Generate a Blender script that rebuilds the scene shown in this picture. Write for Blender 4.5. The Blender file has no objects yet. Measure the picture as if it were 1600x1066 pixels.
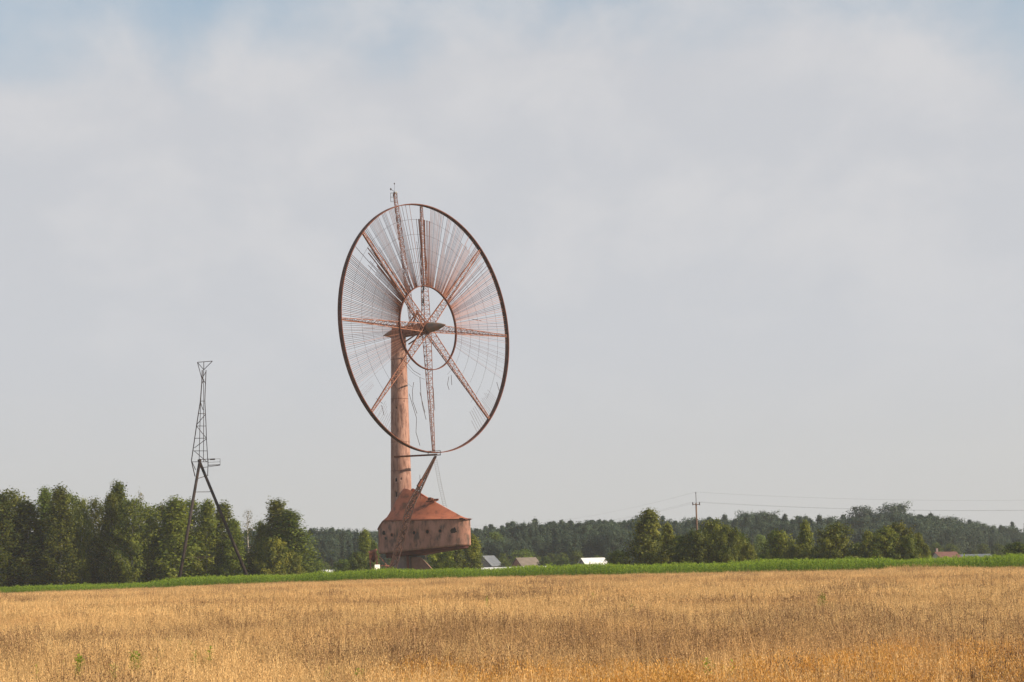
import bpy, bmesh, math, random
import numpy as np
from mathutils import Vector, Matrix

random.seed(7)
RNG = np.random.default_rng(7)
SC = bpy.context.scene
COL = SC.collection
R = math.radians

# ------------------------------------------------------------------ camera
EYE = Vector((0.0, 0.0, 2.75))          # eye height above the field
LENS, IW, IH = 70.0, 1600.0, 1066.0
FP = LENS * IW / 36.0
ROLL = R(1.4)
HZ = 884.0
PITCH = math.atan((HZ - IH / 2) / FP)
cp, sp, cr, sr = math.cos(PITCH), math.sin(PITCH), math.cos(ROLL), math.sin(ROLL)
FWD = Vector((0, cp, sp)); UP0 = Vector((0, -sp, cp)); RT0 = Vector((1, 0, 0))
RT = cr * RT0 - sr * UP0; UP = sr * RT0 + cr * UP0
cam = bpy.data.cameras.new('camera'); cam.lens = LENS; cam.sensor_width = 36.0
cam.clip_start = 0.5; cam.clip_end = 9000
camo = bpy.data.objects.new('camera', cam); COL.objects.link(camo)
M = Matrix((RT, UP, -FWD)).transposed().to_4x4(); M.translation = EYE
camo.matrix_world = M
SC.camera = camo

def pix(x, y, d):
    """survey helper: the point seen at photo pixel (x, y) that stands d metres down the field"""
    a_, b_ = x - IW / 2, IH / 2 - y
    a = a_ * cr + b_ * sr; b = -a_ * sr + b_ * cr
    v = Vector((a, FP * cp - b * sp, FP * sp + b * cp))
    return EYE + v * (d / v.y)
def pix_plane(x, y, P, n):
    v = pix(x, y, 100.0) - EYE
    return EYE + v * ((P - EYE).dot(n) / v.dot(n))

# ------------------------------------------------------------------ light
SUN_EL = R(25)
SUN_H = Vector((0.97, -0.24, 0)).normalized()
SUN_DIR = Vector((SUN_H.x * math.cos(SUN_EL), SUN_H.y * math.cos(SUN_EL), math.sin(SUN_EL)))
sun = bpy.data.lights.new('sun', 'SUN'); sun.energy = 4.6; sun.angle = R(0.8); sun.color = (1.0, 0.83, 0.62)
suno = bpy.data.objects.new('sun', sun); COL.objects.link(suno)
suno.rotation_euler = (-SUN_DIR).to_track_quat('-Z', 'Y').to_euler()
suno.location = (60, 0, 90)

W = bpy.data.worlds.new('World'); SC.world = W; W.use_nodes = True
nt = W.node_tree; nt.nodes.clear()
def N(tree, typ, **kw):
    n = tree.nodes.new(typ)
    for k, v in kw.items():
        if k == 'inp':
            for kk, vv in v.items(): n.inputs[kk].default_value = vv
        else: setattr(n, k, v)
    return n
def L(tree, a, b): tree.links.new(a, b)
def math_node(tree, op, a, b=None, clamp=False):
    n = tree.nodes.new('ShaderNodeMath'); n.operation = op; n.use_clamp = clamp
    for i, v in enumerate((a, b)):
        if v is None: continue
        if isinstance(v, (int, float)): n.inputs[i].default_value = v
        else: L(tree, v, n.inputs[i])
    return n.outputs[0]
def maprange(tree, v, a, b, c, d, smooth=True):
    n = tree.nodes.new('ShaderNodeMapRange'); n.interpolation_type = 'SMOOTHSTEP' if smooth else 'LINEAR'
    L(tree, v, n.inputs[0])
    for i, k in enumerate((a, b, c, d)): n.inputs[i + 1].default_value = k
    return n.outputs[0]
def mixrgb(tree, f, a, b, blend='MIX'):
    n = tree.nodes.new('ShaderNodeMix'); n.data_type = 'RGBA'; n.blend_type = blend
    for sock, v in ((n.inputs[0], f), (n.inputs[6], a), (n.inputs[7], b)):
        if isinstance(v, (int, float)): sock.default_value = v
        elif isinstance(v, (tuple, list)): sock.default_value = (*v[:3], 1)
        else: L(tree, v, sock)
    return n.outputs[2]

sky = N(nt, 'ShaderNodeTexSky', sky_type='NISHITA', sun_disc=False)
sky.sun_elevation = SUN_EL; sky.sun_rotation = math.atan2(SUN_H.x, SUN_H.y)
sky.air_density = 1.0; sky.dust_density = 1.2; sky.ozone_density = 1.4
tc = N(nt, 'ShaderNodeTexCoord')
sep = N(nt, 'ShaderNodeSeparateXYZ'); L(nt, tc.outputs['Generated'], sep.inputs[0])
zc = math_node(nt, 'MAXIMUM', sep.outputs[2], 0.0)
inv = math_node(nt, 'DIVIDE', 1.0, math_node(nt, 'ADD', zc, 0.34))
vx = math_node(nt, 'MULTIPLY', math_node(nt, 'MULTIPLY', sep.outputs[0], 1.5), inv); vy = math_node(nt, 'MULTIPLY', sep.outputs[1], inv)
comb = N(nt, 'ShaderNodeCombineXYZ'); L(nt, vx, comb.inputs[0]); L(nt, vy, comb.inputs[1])
def wnoise(scale, detail, rough, off, dist=0.0):
    mp = N(nt, 'ShaderNodeMapping'); mp.inputs['Location'].default_value = off
    L(nt, comb.outputs[0], mp.inputs[0])
    n = N(nt, 'ShaderNodeTexNoise', inp={'Scale': scale, 'Detail': detail, 'Roughness': rough, 'Distortion': dist})
    L(nt, mp.outputs[0], n.inputs['Vector']); return n.outputs[0]
SKY_OFF = (3.1, 1.7, 0.0)
n_big = wnoise(1.1, 3, 0.5, SKY_OFF)
n_mid = wnoise(4.2, 7, 0.55, (7.3, 2.2, 0.0), 0.25)
# the even high veil thins out with height, so blue shows through the higher gaps
thin = maprange(nt, zc, 0.19, 0.31, 0.0, 0.36)
veil_v = math_node(nt, 'SUBTRACT', math_node(nt, 'ADD', math_node(nt, 'MULTIPLY', n_big, 0.75), math_node(nt, 'MULTIPLY', n_mid, 0.45)), thin)
veil = maprange(nt, veil_v, 0.18, 0.46, 0.36, 0.97)
puff = maprange(nt, n_mid, 0.40, 0.68, 0.0, 1.0)
puff = math_node(nt, 'MULTIPLY', puff, maprange(nt, zc, 0.04, 0.22, 0.15, 1.0))
veil_col = mixrgb(nt, puff, (4.22, 4.29, 4.52), (4.70, 4.68, 4.80))
low = maprange(nt, zc, 0.0, 0.12, 1.0, 0.0)
veil_col = mixrgb(nt, low, veil_col, (4.18, 4.13, 4.06))
skyc = mixrgb(nt, 1.0, sky.outputs[0], (1.0, 1.12, 1.05), 'MULTIPLY')
final = mixrgb(nt, veil, skyc, veil_col)
bg = N(nt, 'ShaderNodeBackground'); bg.inputs[1].default_value = 0.10
L(nt, final, bg.inputs[0])
wo = N(nt, 'ShaderNodeOutputWorld'); L(nt, bg.outputs[0], wo.inputs[0])

SC.view_settings.view_transform = 'Standard'; SC.view_settings.look = 'None'
SC.view_settings.exposure = 0.5; SC.view_settings.gamma = 1.0
SC.view_settings.use_curve_mapping = False
SC.cycles.max_bounces = 6; SC.cycles.diffuse_bounces = 3; SC.cycles.transparent_max_bounces = 8
SC.cycles.volume_bounces = 1; SC.cycles.transmission_bounces = 4
SC.cycles.use_denoising = True
SC.cycles.volume_step_rate = 4.0

# ------------------------------------------------------------------ materials
MATS = {}
def new_mat(name):
    m = bpy.data.materials.new(name); m.use_nodes = True
    t = m.node_tree; t.nodes.clear()
    out = t.nodes.new('ShaderNodeOutputMaterial'); b = t.nodes.new('ShaderNodeBsdfPrincipled')
    L(t, b.outputs[0], out.inputs[0]); MATS[name] = m
    return m, t, b, out
def pos_noise(t, scale, detail=4, rough=0.55, stretch=(1, 1, 1), obj=True, dist=0.0):
    tcn = t.nodes.new('ShaderNodeTexCoord'); mp = t.nodes.new('ShaderNodeMapping'); mp.inputs['Scale'].default_value = stretch
    if obj: L(t, tcn.outputs['Object'], mp.inputs[0])
    else:
        g = t.nodes.new('ShaderNodeNewGeometry'); L(t, g.outputs['Position'], mp.inputs[0])
    n = N(t, 'ShaderNodeTexNoise', inp={'Scale': scale, 'Detail': detail, 'Roughness': rough, 'Distortion': dist})
    L(t, mp.outputs[0], n.inputs['Vector']); return n.outputs[0]
def pmat(name, c1, c2, scale=1.0, rough=0.8, bump=0.0, metallic=0.0, stretch=(1, 1, 1), lo=0.35, hi=0.65, c3=None, s3=None, st3=(1, 1, 1), lo3=0.55, hi3=0.7, obj=True):
    m, t, b, o = new_mat(name)
    f = pos_noise(t, scale, 6, 0.6, stretch, obj)
    col = mixrgb(t, maprange(t, f, lo, hi, 0, 1), c1, c2)
    if c3:
        f3 = pos_noise(t, s3, 6, 0.65, st3, obj)
        col = mixrgb(t, maprange(t, f3, lo3, hi3, 0, 1), col, c3)
    L(t, col, b.inputs['Base Color']); b.inputs['Roughness'].default_value = rough; b.inputs['Metallic'].default_value = metallic
    b.inputs['Specular IOR Level'].default_value = 0.3
    if bump:
        bp = t.nodes.new('ShaderNodeBump'); bp.inputs['Strength'].default_value = bump; bp.inputs['Distance'].default_value = 0.05
        L(t, f, bp.inputs['Height']); L(t, bp.outputs[0], b.inputs['Normal'])
    return m
# weathered pink paint with rust streaks running down
PAINT = pmat('weathered_pink_paint', (0.43, 0.25, 0.20), (0.29, 0.155, 0.12), 0.55, 0.75, 0.3, 0, (1, 1, 0.6), 0.3, 0.7, (0.13, 0.058, 0.042), 1.7, (1.5, 1.5, 0.32), 0.42, 0.72)
PAINT_W = pmat('stained_wall_paint', (0.43, 0.225, 0.17), (0.34, 0.165, 0.12), 0.5, 0.8, 0.3, 0, (1, 1, 0.7), 0.3, 0.7, (0.10, 0.066, 0.052), 0.85, (1.2, 1.2, 0.5), 0.42, 0.68)
ROOFP = pmat('orange_roof_paint', (0.47, 0.16, 0.085), (0.36, 0.11, 0.06), 0.5, 0.75, 0.2, 0, (1, 1, 1), 0.3, 0.7, (0.13, 0.065, 0.04), 0.5, (1, 1, 1), 0.5, 0.72)
RUST = pmat('rust_iron', (0.16, 0.05, 0.027), (0.10, 0.033, 0.02), 2.0, 0.85, 0.2)
RUST_L = pmat('rust_pink_iron', (0.33, 0.145, 0.095), (0.20, 0.08, 0.052), 1.2, 0.8, 0.2)
BLADE = pmat('blade_paint', (0.46, 0.22, 0.155), (0.27, 0.105, 0.065), 0.6, 0.75, 0.0)
DARKIRON = pmat('dark_rusted_iron', (0.06, 0.034, 0.027), (0.11, 0.05, 0.035), 1.0, 0.85, 0.1)
RIM = pmat('rim_iron', (0.05, 0.023, 0.017), (0.12, 0.045, 0.027), 0.8, 0.8, 0.1)
DARK = pmat('dark_opening', (0.018, 0.013, 0.011), (0.03, 0.02, 0.017), 1.0, 0.95)
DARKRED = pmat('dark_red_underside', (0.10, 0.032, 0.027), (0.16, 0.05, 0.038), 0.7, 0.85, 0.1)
GREYC = pmat('grey_concrete', (0.22, 0.17, 0.165), (0.30, 0.22, 0.20), 0.8, 0.9, 0.2)
GREYC2 = pmat('pinkish_concrete', (0.34, 0.20, 0.16), (0.26, 0.15, 0.12), 0.8, 0.9, 0.2)
STEEL = pmat('dark_steel', (0.045, 0.035, 0.034), (0.07, 0.045, 0.04), 1.2, 0.65, 0.0)
BLACKP = pmat('black_tarred_pipe', (0.026, 0.019, 0.018), (0.045, 0.03, 0.027), 1.2, 0.8, 0.0)
STEEL_G = pmat('grey_steel', (0.10, 0.095, 0.09), (0.16, 0.14, 0.13), 1.2, 0.55, 0.0)
TAILM = pmat('grey_green_cone', (0.16, 0.14, 0.11), (0.26, 0.15, 0.10), 0.9, 0.6, 0.1)
WHITEP = pmat('white_paint', (0.80, 0.79, 0.75), (0.72, 0.70, 0.66), 1.0, 0.7)
WOOD = pmat('weathered_pole_wood', (0.20, 0.12, 0.08), (0.13, 0.08, 0.055), 2.0, 0.9, 0.2, 0, (2, 2, 0.3))
CERAMIC = pmat('brown_ceramic', (0.05, 0.035, 0.03), (0.07, 0.045, 0.035), 3.0, 0.3)
BARK_B = pmat('birch_bark', (0.62, 0.58, 0.53), (0.40, 0.36, 0.32), 2.2, 0.85, 0.2, 0, (1, 1, 0.7), 0.35, 0.7, (0.05, 0.045, 0.04), 2.2, (1, 1, 3.0), 0.58, 0.66)
BARK_D = pmat('dark_bark', (0.10, 0.075, 0.055), (0.15, 0.11, 0.08), 3.0, 0.95, 0.3, 0, (2, 2, 0.5))
BARK_P = pmat('pine_bark', (0.20, 0.11, 0.07), (0.13, 0.08, 0.055), 3.0, 0.95, 0.3, 0, (2, 2, 0.5))

def leaf_mat(name, c1, c2, transl=0.3, patch=None, patch_scale=0.05, rough=0.6, patch_range=(0.45, 0.62)):
    """foliage: two colours chosen per leaf by the 'tint' attribute, then a little per object"""
    m, t, b, out = new_mat(name)
    at = t.nodes.new('ShaderNodeAttribute'); at.attribute_name = 'tint'
    col = mixrgb(t, at.outputs['Fac'], c1, c2)
    if patch:
        f = pos_noise(t, patch_scale, 4, 0.6, (1, 1, 0.05), False)
        col = mixrgb(t, maprange(t, f, patch_range[0], patch_range[1], 0, 0.85), col, patch)
    oi = t.nodes.new('ShaderNodeObjectInfo')
    col = mixrgb(t, 1.0, col, oi.outputs['Color'], 'MULTIPLY')
    hs = t.nodes.new('ShaderNodeHueSaturation'); L(t, col, hs.inputs['Color'])
    L(t, maprange(t, oi.outputs['Random'], 0, 1, 0.74, 1.22, False), hs.inputs['Value'])
    b.inputs['Roughness'].default_value = rough; b.inputs['Specular IOR Level'].default_value = 0.25
    L(t, hs.outputs[0], b.inputs['Base Color'])
    tr = t.nodes.new('ShaderNodeBsdfTranslucent'); L(t, hs.outputs[0], tr.inputs[0])
    mx = t.nodes.new('ShaderNodeMixShader'); mx.inputs[0].default_value = transl
    L(t, b.outputs[0], mx.inputs[1]); L(t, tr.outputs[0], mx.inputs[2]); L(t, mx.outputs[0], out.inputs[0])
    return m
LEAF_B = leaf_mat('birch_leaves', (0.058, 0.090, 0.012), (0.235, 0.262, 0.032), 0.4)
LEAF_R = leaf_mat('broad_leaves', (0.048, 0.082, 0.010), (0.220, 0.246, 0.024), 0.36)
LEAF_S = leaf_mat('thin_pale_leaves', (0.13, 0.12, 0.05), (0.20, 0.17, 0.09))
LEAF_F = leaf_mat('forest_needles', (0.022, 0.048, 0.034), (0.085, 0.120, 0.062), 0.2)
LEAF_C = leaf_mat('corn_leaves', (0.095, 0.185, 0.012), (0.285, 0.390, 0.032), 0.42)
WEED_G = leaf_mat('green_weed_leaves', (0.20, 0.28, 0.02), (0.34, 0.40, 0.05), 0.4)
STRAW = leaf_mat('dry_straw', (0.55, 0.335, 0.135), (0.80, 0.57, 0.27), 0.25, (0.52, 0.31, 0.13), 0.035)
OATS = leaf_mat('ripe_oats', (0.45, 0.20, 0.036), (0.74, 0.44, 0.115), 0.3)
BROWN = leaf_mat('brown_weed', (0.13, 0.07, 0.035), (0.48, 0.30, 0.14), 0.15)

# ------------------------------------------------------------------ mesh helpers
def setp(o, label=None, cat=None, group=None, kind=None):
    for k, v in (('label', label), ('category', cat), ('group', group), ('kind', kind)):
        if v: o[k] = v
    return o
def empty(name, loc, label=None, cat=None, group=None):
    o = bpy.data.objects.new(name, None); o.empty_display_size = 0.5; COL.objects.link(o); o.location = loc
    return setp(o, label, cat, group)
def link(name, me, parent=None, loc=None):
    o = bpy.data.objects.new(name, me); COL.objects.link(o)
    if parent: o.parent = parent
    if loc is not None: o.location = loc
    return o
class MB:
    def __init__(s): s.v = []; s.f = []; s.m = []; s.mi = 0
    def add(s, vs, fs):
        k = len(s.v); s.v += [tuple(v) for v in vs]; s.f += [tuple(i + k for i in f) for f in fs]; s.m += [s.mi] * len(fs); return s
    def bar(s, p, q, w, h=None, up=None):
        p, q = Vector(p), Vector(q); h = h or w; d = (q - p)
        if d.length < 1e-6: return s
        d.normalize(); u = Vector(up) if up is not None else (Vector((0, 0, 1)) if abs(d.z) < 0.9 else Vector((1, 0, 0)))
        a = d.cross(u).normalized() * (w / 2); b = d.cross(a).normalized() * (h / 2)
        vs = [p + a + b, p - a + b, p - a - b, p + a - b, q + a + b, q - a + b, q - a - b, q + a - b]
        return s.add(vs, [(0, 1, 2, 3), (7, 6, 5, 4), (0, 4, 5, 1), (1, 5, 6, 2), (2, 6, 7, 3), (3, 7, 4, 0)])
    def tube(s, pts, r, n=6, cap=True):
        pts = [Vector(p) for p in pts]; rs = r if isinstance(r, (list, tuple)) else [r] * len(pts)
        vs = []; fs = []; ref = None
        for i, p in enumerate(pts):
            d = (pts[min(i + 1, len(pts) - 1)] - pts[max(i - 1, 0)]).normalized()
            if ref is None: ref = d.cross(Vector((0, 0, 1)) if abs(d.z) < 0.9 else Vector((1, 0, 0))).normalized()
            a = (ref - d * ref.dot(d)).normalized(); ref = a; b = d.cross(a)
            for k in range(n):
                t = 2 * math.pi * k / n; vs.append(p + (a * math.cos(t) + b * math.sin(t)) * rs[i])
        for i in range(len(pts) - 1):
            for k in range(n):
                k2 = (k + 1) % n; fs.append((i * n + k, i * n + k2, (i + 1) * n + k2, (i + 1) * n + k))
        if cap: fs.append(tuple(range(n - 1, -1, -1))); fs.append(tuple((len(pts) - 1) * n + k for k in range(n)))
        return s.add(vs, fs)
    def box(s, c, sx, sy, sz, rz=0.0):
        c = Vector(c); m = Matrix.Rotation(rz, 3, 'Z'); vs = []
        for z in (-1, 1):
            for x, y in ((-1, -1), (1, -1), (1, 1), (-1, 1)): vs.append(c + m @ Vector((x * sx / 2, y * sy / 2, z * sz / 2)))
        return s.add(vs, [(3, 2, 1, 0), (4, 5, 6, 7), (0, 1, 5, 4), (1, 2, 6, 5), (2, 3, 7, 6), (3, 0, 4, 7)])
    def mesh(s, name, mats, origin=(0, 0, 0), smooth=False):
        o = Vector(origin); me = bpy.data.meshes.new(name)
        me.from_pydata([Vector(v) - o for v in s.v], [], s.f)
        for m in (mats if isinstance(mats, (list, tuple)) else [mats]): me.materials.append(m)
        if any(s.m): me.polygons.foreach_set('material_index', s.m)
        if smooth: me.polygons.foreach_set('use_smooth', [True] * len(me.polygons))
        me.update(); return me
    def build(s, name, mats, parent=None, origin=(0, 0, 0), smooth=False):
        me = s.mesh(name, mats, origin, smooth)
        return link(name, me, parent, None if parent else Vector(origin))
def lattice(mb, bottoms, tops, bays, wc, wl, horiz=True, power=1.0):
    """trussed mast: chords from bottoms to tops with zigzag lacing on each face"""
    n = len(bottoms); B = [Vector(b) for b in bottoms]; T = [Vector(t) for t in tops]
    for b, t in zip(B, T): mb.bar(b, t, wc)
    st = [1 - (1 - i / bays) ** power for i in range(bays + 1)]
    for i in range(bays):
        for k in range(n):
            k2 = (k + 1) % n
            if n == 2 and k == 1: continue
            a0, a1 = B[k].lerp(T[k], st[i]), B[k].lerp(T[k], st[i + 1]); b0, b1 = B[k2].lerp(T[k2], st[i]), B[k2].lerp(T[k2], st[i + 1])
            mb.bar(a0, b1, wl) if (i + k) % 2 else mb.bar(b0, a1, wl)
            if horiz: mb.bar(a1, b1, wl)
    return mb

# ------------------------------------------------------------------ terrain
def sst(t): t = np.clip(t, 0, 1); return t * t * (3 - 2 * t)
def ground_z(X, Y):
    X = np.asarray(X, float); Y = np.asarray(Y, float)
    return -1.0 * sst((-X - 15) / 75) * sst((Y - 120) / 200) * (1 - sst((Y - 430) / 150))
def gz(x, y): return float(ground_z(x, y))
CF = np.array([(-300, 440), (-160, 385), (-94, 345), (-45, 314), (0, 290), (30, 262), (59, 231), (90, 200), (140, 150)], float)
def corn_front(X): return np.interp(X, CF[:, 0], CF[:, 1])
def grid_sheet(name, xs, ys, mat, dz=0.0, keep=None):
    X, Y = np.meshgrid(xs, ys); Z = ground_z(X, Y) + dz; nx = len(xs)
    v = np.c_[X.ravel(), Y.ravel(), Z.ravel()].tolist(); f = []
    for j in range(len(ys) - 1):
        for i in range(nx - 1):
            if keep is None or keep((xs[i] + xs[i + 1]) / 2, (ys[j] + ys[j + 1]) / 2):
                f.append((j * nx + i, j * nx + i + 1, (j + 1) * nx + i + 1, (j + 1) * nx + i))
    me = bpy.data.meshes.new(name); me.from_pydata(v, [], f); me.materials.append(mat); me.update()
    me.polygons.foreach_set('use_smooth', [True] * len(me.polygons))
    o = link(name, me); o['kind'] = 'structure'; return o
MEADOW = pmat('meadow_ground', (0.07, 0.085, 0.025), (0.13, 0.11, 0.045), 0.12, 0.95, 0.0, obj=False)
SOIL = pmat('straw_covered_soil', (0.34, 0.20, 0.085), (0.22, 0.125, 0.055), 0.5, 0.95, 0.0, obj=False)
xs = np.unique(np.r_[np.linspace(-6000, -700, 12), np.linspace(-700, -300, 9), np.arange(-300, 301, 10), np.linspace(300, 6000, 14)])
ys = np.unique(np.r_[np.linspace(-2000, -100, 8), np.arange(-100, 700, 10), np.linspace(700, 7500, 16)])
grid_sheet('ground', xs, ys, MEADOW)
grid_sheet('field_soil', np.arange(-230, 181, 10), np.arange(-20, 420, 10), SOIL, 0.05, lambda x, y: y < corn_front(x) + 4)

# ------------------------------------------------------------------ wind turbine
C = Vector((-14.96, 351.4, 42.36 + EYE.z))        # rotor centre
RR = 22.28
YAW, TILT, RHO = R(50.76), R(2.0), R(0.4)
n_ax = Vector((math.sin(YAW) * math.cos(TILT), -math.cos(YAW) * math.cos(TILT), math.sin(TILT)))
u_ax = Vector((math.cos(YAW), math.sin(YAW), 0)); v_ax = n_ax.cross(u_ax)
if v_ax.z < 0: v_ax = -v_ax
AX = Vector((math.sin(YAW), -math.cos(YAW), 0)); PX = Vector((math.cos(YAW), math.sin(YAW), 0))
def rot(A, r, off=0.0):
    A = R(A) + RHO
    return C + (u_ax * math.cos(A) + v_ax * math.sin(A)) * r + n_ax * off
T = pix(622.5, 522, 355.1); T = Vector((T.x, T.y, 0)); GT = gz(T.x, T.y)
OT = Vector((T.x, T.y, GT))
turb = empty('wind_turbine', OT, 'huge rusty pink wind turbine with open wire-wheel rotor on a round column', 'wind turbine')

# column with recessed openings
ZT = pix(623, 517, 355.1).z
lean = Vector((pix(629, 800, 355.1).x - T.x, 0, 0)) * 0.0
def col_r(z): return 1.95 + (1.32 - 1.95) * min(1, max(0, (z - 11) / (ZT - 11)))
NS, NZ = 96, 150
zs = [GT + (ZT - GT) * i / NZ for i in range(NZ + 1)]
bm = bmesh.new(); rings = []
for z in zs:
    r = col_r(z); rings.append([bm.verts.new((r * math.cos(2 * math.pi * k / NS), r * math.sin(2 * math.pi * k / NS), z - GT)) for k in range(NS)])
cell = {}
for i in range(NZ):
    for k in range(NS):
        k2 = (k + 1) % NS; cell[i, k] = bm.faces.new((rings[i][k], rings[i][k2], rings[i + 1][k2], rings[i + 1][k])); cell[i, k].smooth = True
bm.faces.new(rings[-1])
holes = [(618.5, 750, 3, 4), (618.5, 773, 4, 9), (632.5, 773, 4, 7), (618.5, 788, 4, 4), (618.5, 640, 3, 3), (627, 566, 3, 2), (619, 600, 2, 3), (628, 585, 2, 2), (631, 628, 2, 3), (627, 750, 2, 2)]
for hx, hy, w, h in holes:
    P = pix(hx, hy, 353.5); r = col_r(P.z); cxp = pix(0, 0, 1)
    dx = max(-0.95, min(0.95, (P.x - T.x) / r)); ang = -math.pi / 2 + math.asin(dx)
    k0 = int(round(ang / (2 * math.pi) * NS)); i0 = int(round((P.z - GT) / (ZT - GT) * NZ))
    nk = max(1, round(w * 0.114 / (2 * math.pi * r / NS))); ni = max(1, round(h * 0.114 / ((ZT - GT) / NZ)))
    fs = [cell[i, k % NS] for i in range(i0 - ni // 2, i0 - ni // 2 + ni) for k in range(k0 - nk // 2, k0 - nk // 2 + nk)]
    bmesh.ops.inset_region(bm, faces=fs, thickness=0.02, depth=-0.35, use_even_offset=True)
    for f in fs: f.material_index = 1; f.smooth = False
me = bpy.data.meshes.new('column'); bm.to_mesh(me); bm.free(); me.materials.append(PAINT); me.materials.append(DARK)
link('column', me, turb)
# flat iron hoops of the column
for hy in (560, 622, 690, 735):
    z = pix(628, hy, 353).z; mb = MB()
    r = col_r(z) + 0.02
    mb.tube([T + Vector((r * math.cos(R(a)), r * math.sin(R(a)), z)) for a in range(0, 361, 15)], 0.035, 4, False)
    mb.build('hoop', RUST, turb, OT)

# cabin at the foot: trapezoid plan with rounded nose, prow bottom, hipped roof up to the column
def cab(s, q, z): return T + AX * s + PX * q + Vector((0, 0, z))
zE = EYE.z
plan = [(-4.0, 0.0), (-3.6, -2.2), (-2.6, -3.5), (-1.0, -3.72), (1.0, -3.72), (3.2, -3.60), (5.4, -3.40), (7.6, -3.12), (9.8, -2.72), (11.6, -2.25), (13.2, -1.65), (14.4, -0.9), (15.1, -0.1), (15.3, 0.6), (15.0, 1.3), (14.0, 1.9), (12.0, 2.25), (7.6, 2.9), (3.2, 3.4), (-1.0, 3.6), (-2.6, 3.4), (-3.6, 2.2)]
for _ in range(2):
    plan = [p for i in range(len(plan)) for p in (tuple(plan[i][k] * .75 + plan[(i + 1) % len(plan)][k] * .25 for k in (0, 1)), tuple(plan[i][k] * .25 + plan[(i + 1) % len(plan)][k] * .75 for k in (0, 1)))]
def ztop(s, q):
    if s < -1.0: return 9.75 + (11.25 - 9.75) * max(0, (s + 2.6) / 1.6) if s > -2.7 else 9.75
    return 11.25 - 0.25 * (s + 1) / 16
def zbot(s): return 5.35 + 1.1 * (max(-2.6, s) + 2.6) / 17.8
NV = 10; bm = bmesh.new(); grid = []; NP = len(plan)
# refine the plan so the portholes have cells
fine = []
for i in range(NP):
    a, b = plan[i], plan[(i + 1) % NP]; L_ = math.hypot(b[0] - a[0], b[1] - a[1]); k = max(1, int(L_ / 0.36))
    for j in range(k): fine.append((a[0] + (b[0] - a[0]) * j / k, a[1] + (b[1] - a[1]) * j / k))
NVW = 14
for s, q in fine:
    zb, zt = zbot(s), ztop(s, q); grid.append([bm.verts.new(cab(s, q, zb + (zt - zb) * j / NVW) - OT) for j in range(NVW + 1)])
NF = len(fine); cell = {}
for i in range(NF):
    for j in range(NVW):
        i2 = (i + 1) % NF; cell[i, j] = bm.faces.new((grid[i][j], grid[i2][j], grid[i2][j + 1], grid[i][j + 1])); cell[i, j].smooth = True
bm.faces.new([g[0] for g in grid])
me = bpy.data.meshes.new('cabin'); 
bmesh.ops.recalc_face_normals(bm, faces=bm.faces); bm.to_mesh(me); bm.free(); me.materials.append(PAINT_W)
cabin = link('cabin', me, turb)
# portholes: rimmed round openings, a few of them broken out
wall_n = (-PX * 0.99 + AX * 0.0).normalized()
for hx, hy, rr, broken in ((599, 833, 0.42, 1), (612.5, 836, 0.26, 0), (630, 834, 0.24, 0), (646, 832.5, 0.30, 0), (666, 831, 0.33, 0), (686, 830, 0.30, 0), (707.5, 829, 0.46, 1), (600.5, 841, 0.24, 1)):
    i = min((k for k in range(len(plan) - 1) if plan[k][1] < 0 and plan[k + 1][0] > plan[k][0]), key=lambda k: abs(cab(*plan[k], 0).x - pix(hx, hy, cab(*plan[k], 0).y).x)); s = (plan[i][0] + plan[i + 1][0]) / 2
    a, b = plan[i], plan[i + 1]; q = a[1] + (b[1] - a[1]) * (s - a[0]) / (b[0] - a[0])
    tdir = (AX * (b[0] - a[0]) + PX * (b[1] - a[1])).normalized(); wn = Vector((tdir.y, -tdir.x, 0)); wn = wn if wn.y < 0 else -wn
    P0 = cab(s, q, 0); z = pix(hx, hy, P0.y).z; P = Vector((P0.x, P0.y, z))
    mb = MB(); K = 14; jag = [1 + (random.uniform(-0.25, 0.45) if broken else random.uniform(-.04, .04)) for _ in range(K)]
    up = Vector((0, 0, 1))
    cpt = lambda k, r, o: P + (tdir * math.cos(2 * math.pi * k / K) + up * math.sin(2 * math.pi * k / K)) * r * jag[k % K] + wn * o
    vs = [cpt(k, rr, 0.05) for k in range(K)]
    mb.add(vs, [tuple(range(K))])
    po = mb.build('porthole', DARK, cabin, OT)
    if not broken:
        fr = MB(); vs = []; fs = []
        for k in range(K): vs += [cpt(k, rr, 0.0), cpt(k, rr, 0.09), cpt(k, rr + 0.12, 0.09), cpt(k, rr + 0.12, 0.0)]
        for k in range(K):
            k2 = (k + 1) % K
            for j in range(3): fs.append((4 * k + j, 4 * k2 + j, 4 * k2 + j + 1, 4 * k + j + 1))
        fr.add(vs, fs); fr.build('frame', RUST_L, po, OT)
# roof loft: rim -> ridge
mb = MB(); vs = []; fs = []
def ridge(s, q):
    k = max(0.0, min(1.0, (s + 1.0) / 14.0))
    if s < -1.0: return (max(-1.5, s * 0.45), q * 0.42, 12.9)
    rs = -0.6 + 2.3 * min(1, k * 3) + 11.6 * max(0, (k - 0.15) / 0.85)
    rs = min(rs, s - 0.12 if s > 12 else rs); top = 17.3 - (rs - 1.0) * 0.445
    return (rs, q * (0.42 * (1 - k) ** 2 + 0.02), top if k > .22 else 13.4 + (top - 13.4) * k / .22)
STEP = 4
for s, q in fine:
    zt = ztop(s, q); r_ = ridge(s, q)
    for j in range(STEP + 1):
        t = j / STEP; e = 1.04 if j == 0 else 1.0
        vs.append(cab((s * e) * (1 - t) + r_[0] * t, (q * e) * (1 - t) + r_[1] * t, (zt + 0.02) * (1 - t) + r_[2] * t - 0.12 * math.sin(math.pi * t)))
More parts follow.
